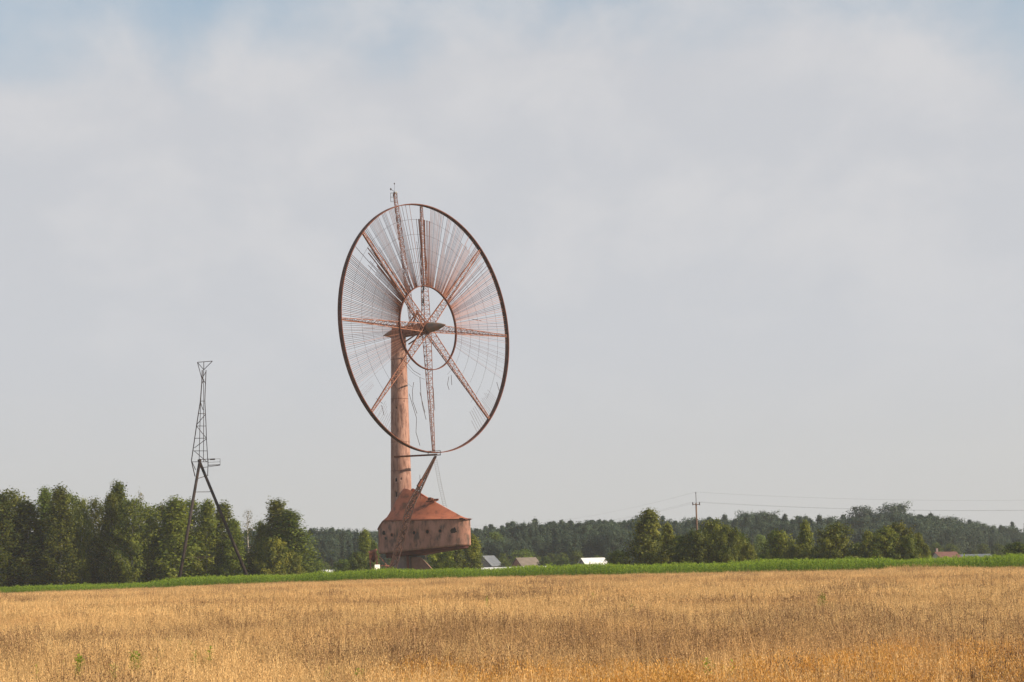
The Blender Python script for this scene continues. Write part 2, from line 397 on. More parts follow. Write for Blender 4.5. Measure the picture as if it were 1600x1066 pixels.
for i in range(NF):
    for j in range(STEP):
        i2 = (i + 1) % NF; fs.append((i * (STEP + 1) + j, i2 * (STEP + 1) + j, i2 * (STEP + 1) + j + 1, i * (STEP + 1) + j + 1))
fs.append(tuple(i * (STEP + 1) + STEP for i in range(NF)))
mb.add(vs, fs); roof = mb.build('roof', ROOFP, cabin, OT)
# rim trim under the roof edge
mb = MB(); mb.tube([cab(s * 1.012, q * 1.012, ztop(s, q) - 0.1) for s, q in fine + fine[:1]], 0.09, 5, False); mb.build('eaves_trim', RUST_L, cabin, OT)
# torn hatch and rubble on the roof
P = pix(676, 781, 349.2); mb = MB()
for _ in range(14):
    c = P + Vector((random.uniform(-1.0, 1.0), random.uniform(-.5, .5), random.uniform(-.45, .25)))
    mb.box(c, random.uniform(.3, .8), random.uniform(.3, .6), random.uniform(.15, .4), random.uniform(0, 3))
mb.build('torn_roof_hatch', RUST, cabin, OT)
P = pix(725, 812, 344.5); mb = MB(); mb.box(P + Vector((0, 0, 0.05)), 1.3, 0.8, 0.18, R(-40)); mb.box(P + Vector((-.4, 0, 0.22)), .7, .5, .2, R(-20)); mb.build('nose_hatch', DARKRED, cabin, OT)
# keel frame under the floor
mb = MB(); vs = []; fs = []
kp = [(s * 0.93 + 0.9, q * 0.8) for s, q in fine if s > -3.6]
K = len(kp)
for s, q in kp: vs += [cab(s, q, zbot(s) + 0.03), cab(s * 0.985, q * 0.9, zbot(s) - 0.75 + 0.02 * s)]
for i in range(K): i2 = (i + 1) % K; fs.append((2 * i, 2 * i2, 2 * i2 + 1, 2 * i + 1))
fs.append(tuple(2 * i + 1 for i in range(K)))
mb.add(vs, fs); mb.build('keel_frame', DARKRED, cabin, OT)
# pedestal and ramp
mb = MB(); Pp = pix(631, 880, 355.1)
vs = []; K = 28
base = T + AX * 0.6
mb.tube([base + Vector((0, 0, GT - 0.1)), base + Vector((0, 0, GT + 1.0)), base + Vector((0, 0, 4.9))], [2.35, 2.2, 2.2], 28)
ped = mb.build('pedestal', GREYC, turb, OT)
mb = MB(); rx = pix(642, 880, 352.5).x
mb.add([(rx, 352.4, 4.6), (rx + 0.4, 352.4, GT), (pix(695, 896, 351).x, 351.0, GT), (pix(668, 880, 351).x, 351.2, pix(668, 882, 351).z), (pix(656, 871, 352).x, 352, pix(656, 870, 352).z),
        (rx, 354.8, 4.6), (rx + 0.4, 354.8, GT), (pix(695, 896, 351).x, 354.5, GT), (pix(668, 880, 351).x, 354.5, pix(668, 882, 351).z), (pix(656, 871, 352).x, 354.6, pix(656, 870, 352).z)],
       [(0, 1, 2, 3, 4), (9, 8, 7, 6, 5), (0, 4, 9, 5), (4, 3, 8, 9), (3, 2, 7, 8), (0, 5, 6, 1)])
mb.build('buttress', GREYC2, turb, OT)
mb = MB(); mb.bar(pix(637, 868, 351.8), Vector((pix(637, 868, 351.8).x, 351.8, GT)), 0.55, 0.4); mb.build('red_post', DARKRED, turb, OT)

# nacelle
HUBF = C + n_ax * 0.6
mb = MB(); Tt = Vector((T.x, T.y, ZT)); axp = lambda k: C + n_ax * k
back = -(C - Tt).dot(AX) - 0.0
mb.tube([axp(back - 1.2), axp(back + 1.2), axp(-2.0), axp(-0.4)], [0.85, 0.95, 0.75, 0.8], 14)
mb.tube([Tt + Vector((0, 0, -0.6)), Tt + Vector((0, 0, 0.55))], [1.36, 1.15], 24)
nac = mb.build('nacelle', RUST_L, turb, OT, True)
mb = MB(); mb.tube([axp(0.15), axp(0.5), axp(1.2), axp(2.2), axp(3.2), axp(4.0), axp(4.35)], [0.86, 0.88, 0.85, 0.7, 0.44, 0.18, 0.03], 20); mb.build('nose_cone', TAILM, nac, OT, True)
mb = MB(); mb.tube([axp(back - 1.1), axp(back - 2.2), axp(back - 3.3), axp(back - 4.2)], [0.84, 0.7, 0.38, 0.05], 16); mb.build('tail_cone', TAILM, nac, OT, True)
# pyramid frame over the nacelle shaft, beams along it
mb = MB()
pk = pix(652, 488, 352.6)
for o in (-0.7, 0.7):
    for k in (-4.6, -0.5): mb.bar(axp(k) + PX * o + Vector((0, 0, 0.6)), pk, 0.2)
mb.bar(pk + Vector((0, 0, -.5)), pk + Vector((0, 0, .35)), 0.6, 0.5)
for o in (-0.8, 0.8):
    mb.bar(axp(back - .5) + PX * o + Vector((0, 0, .75)), axp(-.3) + PX * o + Vector((0, 0, .75)), .22)
    mb.bar(axp(back - .5) + PX * o + Vector((0, 0, -.75)), axp(-.3) + PX * o + Vector((0, 0, -.75)), .22)
    for k in (-4.5, -3.2, -1.9, -.7): mb.bar(axp(k) + PX * o + Vector((0, 0, .75)), axp(k - .9) + PX * o + Vector((0, 0, -.75)), .12)
    mb.bar(axp(back + 1.2) + PX * o * 1.0 + Vector((0, 0, -2.2)), axp(-1.6) + PX * o + Vector((0, 0, -.8)), .2)
mb.bar(axp(back - .4) + Vector((0, 0, .9)), axp(back - .4) + Vector((0, 0, 1.7)), .9, .8)
mb.build('shaft_frame', RUST_L, nac, OT)

# rotor: hub plate, rim, inner ring, lattice spokes, blades, stay rings
mb = MB(); mb.tube([axp(-0.55), axp(-.35), axp(.16)], [1.05, 1.15, 1.1], 20)
rotor = mb.build('rotor', RUST, turb, OT)
def band(name, r, w, th, mat, a0=0, a1=360, seg=180, off=0.0):
    mb = MB(); vs = []; fs = []; closed = (a1 - a0) >= 359.9; n = seg if closed else seg + 1
    for i in range(n):
        A = a0 + (a1 - a0) * i / seg
        for rr_, oo in ((r, off - w / 2), (r + th, off - w / 2), (r + th, off + w / 2), (r, off + w / 2)): vs.append(rot(A, rr_, oo))
    for i in range(seg):
        i2 = (i + 1) % n
        for j in range(4): j2 = (j + 1) % 4; fs.append((4 * i + j, 4 * i + j2, 4 * i2 + j2, 4 * i2 + j))
    mb.add(vs, fs); return mb.build(name, mat, rotor, OT)
band('outer_rim', RR - 0.1, 0.84, 0.11, RIM)
for k in (-0.4, 0.4): band('rim_flange', RR - 0.14, 0.07, 0.16, RUST, off=k)
RIN = RR * 0.338
band('inner_ring', RIN - .1, 0.42, 0.16, RUST, off=0.15)
for k in range(8):
    A = 45 * k; mb = MB(); W0, W1 = 1.55, 0.35
    def sp_pt(r, w, which):
        t_ = rot(A + 90, 1.0) - rot(0, 0.0)
        tv = rot(A + 90, 1.0) - C
        base_ = rot(A, r)
        if which == 2: return base_ - n_ax * w * 0.85
        return base_ + tv * (w / 2 * (1 if which else -1)) + n_ax * 0.1
    lattice(mb, [sp_pt(0.9, W0, i) for i in range(3)], [sp_pt(RR - .15, W1, i) for i in range(3)], 26, 0.125, 0.05, True, 1.0)
    mb.build('spoke', RUST_L, rotor, OT)
# blades
def blade_mesh(w0, w1, mat):
    mb = MB(); vs = []
    for x, w in ((0, w0), (0.5, (w0 + w1) / 2), (1, w1)):
        for c, t in ((-1, -1), (1, -1), (1, 1), (-1, 1)): vs.append((x, c * w / 2, t * 0.008))
    fs = [(3, 2, 1, 0), (8, 9, 10, 11)]
    for i in (0, 4):
        for j in range(4): fs.append((i + j, i + (j + 1) % 4, i + 4 + (j + 1) % 4, i + 4 + j))
    mb.add(vs, fs); return mb.mesh('blade', mat)
BM = [blade_mesh(.125, .085, BLADE), blade_mesh(.115, .08, RUST), blade_mesh(.12, .085, RUST)]
BMT = [blade_mesh(.085, .065, BLADE), blade_mesh(.08, .06, RUST), blade_mesh(.085, .062, BLADE)]
BM_RED = blade_mesh(.17, .19, RUST_L)
BETA = R(-60)
def add_blade(A, r0, r1, me, beta=BETA, dA=0.0, name='blade'):
    Ar = R(A) + RHO; rad = u_ax * math.cos(Ar) + v_ax * math.sin(Ar); tan = -u_ax * math.sin(Ar) + v_ax * math.cos(Ar)
    if dA:
        rad, tan = (rad + tan * dA).normalized(), (tan - rad * dA).normalized()
    ch = tan * math.cos(beta) + n_ax * math.sin(beta); nn = rad.cross(ch)
    m = Matrix((rad * (r1 - r0), ch, nn)).transposed().to_4x4(); m.translation = rot(A, r0) - OT
    o = link(name, me, rotor); o.matrix_basis = m; return o
rb = random.Random(11)
nb = 0
A = -24.0
while A < 217.0:
    A += 0.93 + rb.gauss(0, .03)
    if min(abs(((A - 45 * k + 180) % 360) - 180) for k in range(8)) < 0.9: continue
    r0, r1 = RIN + .02, RR - .1; p = 1.0; me_ = (BMT if 58 < A < 132 else BM)[rb.randrange(3)]
    if A < -14: p = 0.35
    elif A < 0: p = 0.6
    elif A < 33: p = 0.93
    elif 33 <= A < 45: p = 0.8; r1 *= rb.choice((1, 1, .93))
    elif 45 <= A < 58: p = 0.95; r1 *= rb.choice((1, .97, .9, .88, .86)) if rb.random() < .7 else 1
    elif 72 <= A < 74: p = 0.1
    elif 84 <= A < 90: p = 0.55; r1 *= .885; me_ = BM_RED
    elif 90 <= A < 97: p = 0.6; r1 *= (.885 if rb.random() < .6 else .70); me_ = rb.choice((BM_RED, BM[1]))
    elif 97 <= A < 104: p = 0.3
    elif 104 <= A < 106: p = 0.0 if A < 105.3 else 1
    elif 113.2 <= A < 115.5: p = 0.0
    elif 119.5 <= A < 121: p = 0.0
    elif 129 <= A < 135: p = 0.6; r1 *= rb.choice((1, 1, .8))
    elif 135 <= A < 141: p = 0.9; r1 *= rb.choice((.88, .85, .8, .76, .72)); me_ = rb.choice((BM_RED, BM[0], BM[1]))
    elif 141 <= A < 148: p = 0.85; r1 *= rb.choice((1, 1, 1, .8, .7))
    elif A > 205: p = 0.8
    elif A > 180: p = 0.94
    if rb.random() > p: continue
    if r1 > RR - .2 and rb.random() < 0.03: r1 *= rb.uniform(.6, .9)
    if A > 213: r0, r1 = RR * .82, RR - .1
    add_blade(A, r0, r1, me_, BETA + R(rb.gauss(0, 5)), rb.gauss(0, .0016)); nb += 1
# short stubs left on the rim of the stripped lower part
for A in list(np.arange(227.5, 240, 1.3)) + list(np.arange(303.5, 314, 1.9)) + list(np.arange(317, 327, 1.2)):
    add_blade(float(A), RR * rb.uniform(.80, .88), RR - .1, BM[1], BETA, rb.gauss(0, .03), 'blade_stub'); nb += 1
print('blades', nb)
# thin stay rings
for rf, a0, a1 in ((.42, -60, 262), (.53, -48, 246), (.64, -40, 236), (.755, -50, 224), (.875, -38, 208)):
    mb = MB(); mb.tube([rot(a0 + (a1 - a0) * i / 120, RR * rf, -.05) for i in range(121)], 0.024, 4); mb.build('stay_ring', STEEL, rotor, OT)
# broken slats hanging from the stripped part
def Z2(x, y): return (510 + x / 4.442, 480 + y / 4.442)
for pl in ([(612, 520), (603, 580), (606, 655), (635, 738)], [(655, 485), (662, 600), (672, 680), (698, 780)], [(748, 560), (752, 640), (758, 716)], [(856, 482), (846, 535), (858, 572)],
           [(872, 470), (876, 540)], [(655, 590), (690, 730)], [(352, 632), (395, 668)], [(388, 680), (398, 712), (405, 748)], [(1188, 520), (1198, 555), (1211, 598)], [(1015, 82), (1082, 95)], [(262, 150), (340, 148)], [(560, 380), (610, 440), (660, 470)], [(580, 600), (632, 770), (628, 870), (655, 960)]):
    mb = MB(); mb.tube([pix_plane(*Z2(x, y), C, n_ax) - n_ax * .2 for x, y in pl], 0.045, 4); mb.build('broken_slat', STEEL, rotor, OT)

# weather mast behind the rotor, on the nacelle
b0 = axp(-3.6) + Vector((0, 0, .8)); t0 = pix(616.5, 303, 354.0)
mb = MB(); d3 = [Vector((math.cos(a), math.sin(a), 0)) for a in (0.3, 2.4, 4.5)]
lattice(mb, [b0 + d * .62 for d in d3], [t0 + d * .36 for d in d3], 30, .10, .05)
mast = mb.build('weather_mast', RUST_L, turb, OT)
mb = MB(); q0 = pix(616.5, 315, 354.0); 
for dx, dy in ((-.7, -.35), (-.7, .35), (.5, -.35), (.5, .35)): mb.bar(q0 + Vector((dx, dy, 0)), q0 + Vector((dx, dy, 1.55)), .035)
for z in (0, .8, 1.55):
    mb.bar(q0 + Vector((-.7, -.35, z)), q0 + Vector((.5, -.35, z)), .035); mb.bar(q0 + Vector((-.7, .35, z)), q0 + Vector((.5, .35, z)), .035); mb.bar(q0 + Vector((-.7, -.35, z)), q0 + Vector((-.7, .35, z)), .035)
mb.build('cage', STEEL_G, mast, OT)
mb = MB(); tp = t0 + Vector((0, 0, .1)); mb.bar(t0 + Vector((-.15, 0, -.4)), tp + Vector((0, 0, .2)), .35, .35)
mb.bar(tp, tp + Vector((0, 0, 1.75)), .04); mb.bar(tp + Vector((0, 0, .3)), tp + Vector((-.62, 0, .72)), .06)
mb.tube([tp + Vector((-.66, 0, .55)), tp + Vector((-.66, 0, .78)), tp + Vector((-.66, 0, .98))], [.05, .17, .05], 8)
mb.tube([tp + Vector((0, 0, 1.6)), tp + Vector((0, 0, 1.75)), tp + Vector((0, 0, 1.92))], [.04, .13, .04], 8)
mb.build('wind_vane', STEEL, mast, OT)
mb = MB(); mb.box(tp + Vector((.3, 0, .12)), .34, .3, .3); mb.build('instrument_box', WHITEP, mast, OT)

# brace and service platform at the rotor's lowest point
RB = pix(681, 709.5, C.y - 1.0)
mb = MB(); a_ = pix(616, 714, 353.6)
mb.bar(a_, pix(683, 710.5, RB.y), .28, .3); mb.build('brace', RUST, turb, OT)
mb = MB()
pf = [pix(669, 712, RB.y - .8), pix(688, 711, RB.y - .8), pix(688, 711, RB.y + .8), pix(669, 712, RB.y + .8)]
for i in range(4): mb.bar(pf[i], pf[(i + 1) % 4], .16); mb.bar(pf[i] + Vector((0, 0, .75)), pf[(i + 1) % 4] + Vector((0, 0, .75)), .1); mb.bar(pf[i], pf[i] + Vector((0, 0, .75)), .12)
mb.build('service_platform', STEEL, turb, OT)
# leaning lattice leg, from the platform to the ground in front of the cabin
lt = pix(680.5, 713, RB.y); Lb = pix(607, 889, 345.2)
lb = [Vector((pix(601, 889, 344.6).x, 344.6, GT)), Vector((pix(611, 889, 344.6).x, 344.6, GT)), Vector((pix(603, 889, 346.4).x, 346.4, GT))]
kn = [pix(636, 790, 346.6), pix(647, 790, 346.6), pix(641, 789, 348.0)]
lb = [Vector((k.x + (b.x - k.x), b.y, b.z)) for b, k in zip(lb, kn)]
mb = MB(); lattice(mb, lb, kn, 14, .2, .1)
lattice(mb, kn, [lt + Vector((-.12, 0, 0)), lt + Vector((.12, 0, 0)), lt + Vector((0, .25, 0))], 14, .2, .1)
mb.build('lattice_leg', DARKIRON, turb, OT)
mb = MB(); mb.bar(kn[0].lerp(lt, .38), kn[0].lerp(lt, .52), .5, .4); mb.build('winch_box', RUST, turb, OT)
# hanging ladder
mb = MB(); la, lb_ = pix(680, 717, RB.y), pix(695.5, 793, 349.2); sv = Vector((.27, 0, 0))
for s_ in (-1, 1): mb.tube([la + sv * s_, la.lerp(lb_, .5) + sv * s_ + Vector((-.1, 0, 0)), lb_ + sv * s_], .022, 4)
for i in range(1, 26): p_ = la.lerp(lb_, i / 26); mb.bar(p_ - sv, p_ + sv, .03)
mb.build('ladder', STEEL_G, turb, OT)
mb = MB()
for (x0, y0, x1, y1) in ((648, 770, 664, 742), (657, 780, 656, 742)): mb.bar(pix(x0, y0, 350), pix(x1, y1, 350), .07)
mb.box(pix(656.5, 768, 350), .3, .3, .9); mb.build('guy_rod', STEEL, turb, OT)

# rusty scrap frame and the white board beside the foot
P = pix(588, 895, 347); P.z = gz(P.x, P.y)
sf = empty('scrap_frame', P, 'rusty scrap steel frame lying beside the turbine foot behind the white board', 'scrap metal')
mb = MB(); Q = lambda x, y, d=347: pix(x, y, d)
for a, b, w in (((591, 884), (608, 884), .16), ((592, 869), (607, 886), .1), ((577, 862), (580, 896), .2), ((586, 858), (590, 896), .22), ((576, 863), (589, 859), .3), ((590, 896), (590, 866), .12), ((594, 898), (606, 884), .1)):
    mb.bar(Q(*a), Q(*b, 347.8), w)
mb.build('frame_bar', RUST_L, sf, P)
mb = MB(); mb.add([Q(577, 862, 348.4), Q(588, 859, 348.6), Q(589, 872, 348.2), Q(584, 880, 348.9), Q(578, 874, 348.2), Q(577, 862, 348.6), Q(588, 859, 348.8), Q(589, 872, 348.4), Q(584, 880, 349.1), Q(578, 874, 348.4)],
                   [(0, 1, 2, 3, 4), (9, 8, 7, 6, 5), (0, 5, 6, 1), (1, 6, 7, 2), (2, 7, 8, 3), (3, 8, 9, 4), (4, 9, 5, 0)]); mb.build('bent_plate', RUST, sf, P)
P = pix(589, 890, 344); P.z = gz(P.x, P.y)
wb = empty('notice_board', P, 'small square white board on a post at the turbine foot above the corn', 'sign')
mb = MB(); a, b = pix(585, 882.5, 344), pix(594, 892, 344); mb.box((a + b) / 2, (b.x - a.x) * 1.15, .05, a.z - b.z, R(42)); mb.build('board', WHITEP, wb, P)
mb = MB(); mb.bar(Vector((P.x, 344.06, P.z)), Vector((P.x, 344.06, (a.z + b.z) / 2)), .09); mb.build('post', STEEL_G, wb, P)

# two climbers on the upper spoke
CLOTH = pmat('dark_clothes', (0.014, 0.014, 0.017), (0.03, 0.028, 0.03), 4.0, 0.9)
SKIN = pmat('skin', (0.45, 0.26, 0.19), (0.40, 0.22, 0.16), 5.0, 0.6)
HAIR = pmat('dark_hair', (0.02, 0.014, 0.01), (0.035, 0.022, 0.016), 8.0, 0.6)
def person(loc, flip, label):
    s = flip
    J = {'pel': (0, 0, .95, .135), 'sp': (0, .02, 1.15, .13), 'ch': (0, .03, 1.36, .15), 'nk': (0, .02, 1.52, .062), 'hd0': (0, 0, 1.60, .085), 'hd1': (0, -.01, 1.72, .092),
         'shl': (-.19, .03, 1.43, .065), 'ell': (-.26, -.14, 1.62 if s > 0 else 1.30, .05), 'wrl': (-.17, -.34, 1.82 if s > 0 else 1.42, .034),
         'shr': (.19, .03, 1.43, .065), 'elr': (.28, -.16, 1.30 if s > 0 else 1.60, .05), 'wrr': (.18, -.34, 1.42 if s > 0 else 1.80, .034),
         'hpl': (-.10, 0, .90, .095), 'knl': (-.15, -.30, .70 if s > 0 else .52, .066), 'anl': (-.13, -.18, .36 if s > 0 else .09, .042), 'tol': (-.13, -.34, .33 if s > 0 else .05, .04),
         'hpr': (.10, 0, .90, .095), 'knr': (.15, -.12 if s > 0 else -.3, .50 if s > 0 else .70, .066), 'anr': (.13, -.14, .09 if s > 0 else .36, .042), 'tor': (.13, -.31, .05 if s > 0 else .33, .04)}
    E_ = [('pel', 'sp'), ('sp', 'ch'), ('ch', 'nk'), ('nk', 'hd0'), ('hd0', 'hd1'), ('ch', 'shl'), ('shl', 'ell'), ('ell', 'wrl'), ('ch', 'shr'), ('shr', 'elr'), ('elr', 'wrr'), ('pel', 'hpl'), ('hpl', 'knl'), ('knl', 'anl'), ('anl', 'tol'), ('pel', 'hpr'), ('hpr', 'knr'), ('knr', 'anr'), ('anr', 'tor')]
    ks = list(J); me = bpy.data.meshes.new('person'); me.from_pydata([J[k][:3] for k in ks], [(ks.index(a), ks.index(b)) for a, b in E_], [])
    o = bpy.data.objects.new('tmp', me); COL.objects.link(o)
    md = o.modifiers.new('skin', 'SKIN'); md.use_smooth_shade = True
    for i, k in enumerate(ks):
        sv_ = me.skin_vertices[0].data[i]; sv_.radius = (J[k][3], J[k][3] * (.8 if k in ('pel', 'sp', 'ch') else 1)); sv_.use_root = k == 'pel'
    sd = o.modifiers.new('sub', 'SUBSURF'); sd.levels = 1; sd.render_levels = 1
    dg = bpy.context.evaluated_depsgraph_get(); ev = o.evaluated_get(dg); m2 = bpy.data.meshes.new_from_object(ev)
    bpy.data.objects.remove(o)
    vs = [tuple(v.co) for v in m2.vertices]; fs = [tuple(p.vertices) for p in m2.polygons]
    mb = MB(); mb.add(vs, fs)
    # hands: palm, four fingers curled round the rung, thumb from the side
    mb.mi = 1
    for wr, el in (('wrl', 'ell'), ('wrr', 'elr')):
        w_ = Vector(J[wr][:3]); d = (w_ - Vector(J[el][:3])).normalized(); sd_ = Vector((1, 0, 0)); cu = d.cross(sd_).normalized()
        mb.tube([w_, w_ + d * .045, w_ + d * .09], [.03, .042, .036], 8)
        for i, ln in enumerate((.065, .078, .072, .055)):
            r0_ = w_ + d * .085 + sd_ * (-.03 + .02 * i)
            mb.tube([r0_, r0_ + d * ln * .45, r0_ + d * ln * .6 - cu * ln * .4, r0_ + d * ln * .3 - cu * ln * .65], [.0095, .009, .0085, .007], 6)
        th = w_ + d * .04 + sd_ * (.036 if wr == 'wrl' else -.036)
        mb.tube([th, th + sd_ * (.03 if wr == 'wrl' else -.03) + d * .02, th + sd_ * (.03 if wr == 'wrl' else -.03) + d * .04 - cu * .03], [.012, .011, .008], 6)
    # nose, ears
    mb.tube([(0, -.085, 1.685), (0, -.115, 1.655), (0, -.092, 1.648)], [.012, .016, .008], 6)
    for e in (-1, 1): mb.tube([(e * .088, 0, 1.64), (e * .1, .005, 1.67), (e * .088, .01, 1.70)], [.01, .018, .01], 6)
    m3 = mb.mesh('person', [CLOTH, SKIN, HAIR], (0, 0, 0), True)
    for p in m3.polygons:
        c = p.center
        if c.z > 1.55 and abs(c.x) < .14 and c.y > -.2: p.material_index = 1
    o = link('person', m3); o.location = loc; setp(o, label, 'person', 'climbers on the rotor')
    hb = MB(); K = 10
    vs = []; fs = []
    for i in range(6):
        ph = i / 5 * R(100)
        for k in range(K):
            th = 2 * math.pi * k / K; vs.append((.108 * math.sin(ph) * math.cos(th), .022 + .112 * math.sin(ph) * math.sin(th) + (.02 if i > 3 else 0), 1.69 + .105 * math.cos(ph)))
    for i in range(5):
        for k in range(K): k2 = (k + 1) % K; fs.append((i * K + k, i * K + k2, (i + 1) * K + k2, (i + 1) * K + k))
    hb.add(vs, fs); hb.build('hair', HAIR, o, (0, 0, 0), True)
    return o
spoke_n = n_ax
for (x, y, fl, lb_) in ((662, 460, 1, 'upper dark-clothed person climbing the top spoke at the inner ring'), (661.5, 480, -1, 'lower dark-clothed person climbing the top spoke above the nose cone')):
    P = pix_plane(x, y, C + n_ax * .45, n_ax); o = person(P, fl, lb_)
    o.rotation_euler = (0, 0, math.atan2(AX.y, AX.x) - math.pi / 2 + math.pi * 0 + math.pi)
    o.rotation_euler.z = math.atan2((-n_ax).y, (-n_ax).x) + math.pi / 2

# ------------------------------------------------------------------ A-frame mast on the left
DM = 362.0
def ZA(x, y): return (285 + x / 5.325, 555 + y / 5.325)
P = pix(333, 900, DM); P.z = gz(P.x, P.y)
am = empty('lattice_mast', P, 'dark lattice mast with side platform on two leaning pipe legs before the birches', 'mast')
apex = pix(312, 722, DM)
for x, y, dd in ((280.5, 903, 354), (385.5, 899, 366)):
    q = pix(x, y, dd); e = Vector((q.x, q.y, gz(q.x, q.y)))
    q2 = apex + (q - apex) * ((apex.z - e.z) / (apex.z - q.z))
    mb = MB(); mb.tube([apex + (q2 - apex).normalized() * -.5, q2], [.26, .30], 12); mb.build('pipe_leg', BLACKP, am, P, True)
mb = MB(); mb.bar(pix(308.5, 748, 360), pix(325, 743, 364), .1); mb.bar(pix(303, 769, 360), pix(333, 768.5, 364), .1); mb.bar(pix(290, 871, 357), pix(366, 870, 365), .05); mb.build('cross_tie', STEEL, am, P)
legs = [[(165, 125), (161, 235), (150, 380), (118, 585), (75, 880), (105, 1010)], [(197, 125), (192, 235), (187, 380), (197, 590), (200, 695), (213, 905), (210, 1000)], [(164, 200), (152, 390), (146, 585), (139, 890)], [(176, 200), (178, 400), (177, 585), (175, 890)]]
for lg, dd, w in zip(legs, (361.2, 362.8, 363.2, 360.8), (.15, .12, .10, .10)):
    mb = MB()
    for a, b in zip(lg, lg[1:]): mb.bar(pix(*ZA(*a), dd), pix(*ZA(*b), dd), w)
    mb.build('upright', STEEL, am, P)
mb = MB()
for y, x0, x1 in ((383, 150, 187), (487, 134, 192), (590, 118, 197), (692, 103, 200), (797, 88, 206), (888, 75, 212)):
    A_, B_ = pix(*ZA(x0, y), 361.2), pix(*ZA(x1, y), 362.8); m1 = pix(*ZA(x0 * .45 + x1 * .55, y), 360.8); m2 = pix(*ZA(x0 * .62 + x1 * .38, y), 363.2)
    mb.bar(A_, m1, .1); mb.bar(m1, B_, .1); mb.bar(B_, m2, .1); mb.bar(m2, A_, .1)
for a, b in (((150, 390), (172, 455)), ((190, 495), (118, 580)), ((118, 590), (200, 692)), ((203, 695), (100, 772)), ((98, 797), (205, 890)), ((80, 888), (110, 955)), ((160, 200), (195, 140)), ((195, 240), (165, 190)), ((165, 235), (178, 200))):
    mb.bar(pix(*ZA(*a), 361.4), pix(*ZA(*b), 362.4), .09)
mb.build('lacing', STEEL, am, P)
mb = MB()
for a, b in (((125, 60), (250, 50)), ((125, 60), (178, 122)), ((250, 50), (178, 122)), ((178, 58), (178, 122)), ((125, 60), (160, 190)), ((178, 122), (170, 205))): mb.bar(pix(*ZA(*a), 362), pix(*ZA(*b), 362), .11)
mb.build('top_fork', STEEL, am, P)
mb = MB()
c4 = [pix(*ZA(215, 920), 361), pix(*ZA(314, 915), 361), pix(*ZA(314, 915), 363), pix(*ZA(215, 920), 363)]
mb.add([c + Vector((0, 0, z)) for z in (0, .14) for c in c4], [(3, 2, 1, 0), (4, 5, 6, 7), (0, 1, 5, 4), (1, 2, 6, 5), (2, 3, 7, 6), (3, 0, 4, 7)])
for c in c4[:2]: mb.bar(c + Vector((0, -.02, 0)), c + Vector((0, -.02, 1.15)), .06)
for c in c4[2:]: mb.bar(c + Vector((0, .02, 0)), c + Vector((0, .02, 1.15)), .06)
for z in (.6, 1.15):
    mb.bar(c4[0] + Vector((0, 0, z)), c4[1] + Vector((0, 0, z)), .05); mb.bar(c4[3] + Vector((0, 0, z)), c4[2] + Vector((0, 0, z)), .05); mb.bar(c4[1] + Vector((0, 0, z)), c4[2] + Vector((0, 0, z)), .05)
mb.bar(pix(*ZA(140, 870), 362), pix(*ZA(270, 862), 362), .1); mb.box(pix(*ZA(250, 868), 362), .9, .3, .2)
mb.bar(pix(*ZA(140, 940), 362), pix(*ZA(314, 916), 362), .09)
mb.build('side_platform', STEEL, am, P)

# ------------------------------------------------------------------ trees
def quads_mesh(name, cen, size, tint, mat, up=0.35, droop=0.0, seed=0, aspect=1.0, out=None):
    r = np.random.default_rng(seed); n = len(cen)
    nrm = r.normal(size=(n, 3)) * (.55 if out is not None else 1)
    if out is not None: nrm = nrm + out
    else: nrm[:, 2] = np.abs(nrm[:, 2]) * (1 + up)
    nrm /= np.linalg.norm(nrm, axis=1)[:, None]
    a = np.cross(nrm, r.normal(size=(n, 3))); a /= np.linalg.norm(a, axis=1)[:, None] + 1e-9
    b = np.cross(nrm, a)
    s = size[:, None] * 0.5
    bend = nrm * s * r.uniform(-.3, .3, (n, 1))
    V = np.stack([cen - a * s, cen - b * s * .62 * aspect + bend, cen + a * s, cen + b * s * .62 * aspect + bend], 1).reshape(-1, 3)
    return V, np.repeat(tint, 4)
def raw_mesh(name, V, F, mat, tint=None):
    me = bpy.data.meshes.new(name); nV, nF = len(V), len(F); k = F.shape[1]
    me.vertices.add(nV); me.vertices.foreach_set('co', np.asarray(V, np.float32).ravel())
    me.loops.add(nF * k); me.loops.foreach_set('vertex_index', F.astype(np.int32).ravel())
    me.polygons.add(nF); me.polygons.foreach_set('loop_start', np.arange(0, nF * k, k, dtype=np.int32))
    me.update(calc_edges=True)
    if tint is not None:
        at = me.attributes.new('tint', 'FLOAT', 'POINT'); at.data.foreach_set('value', np.asarray(tint, np.float32))
    for m in (mat if isinstance(mat, (list, tuple)) else [mat]): me.materials.append(m)
    return me
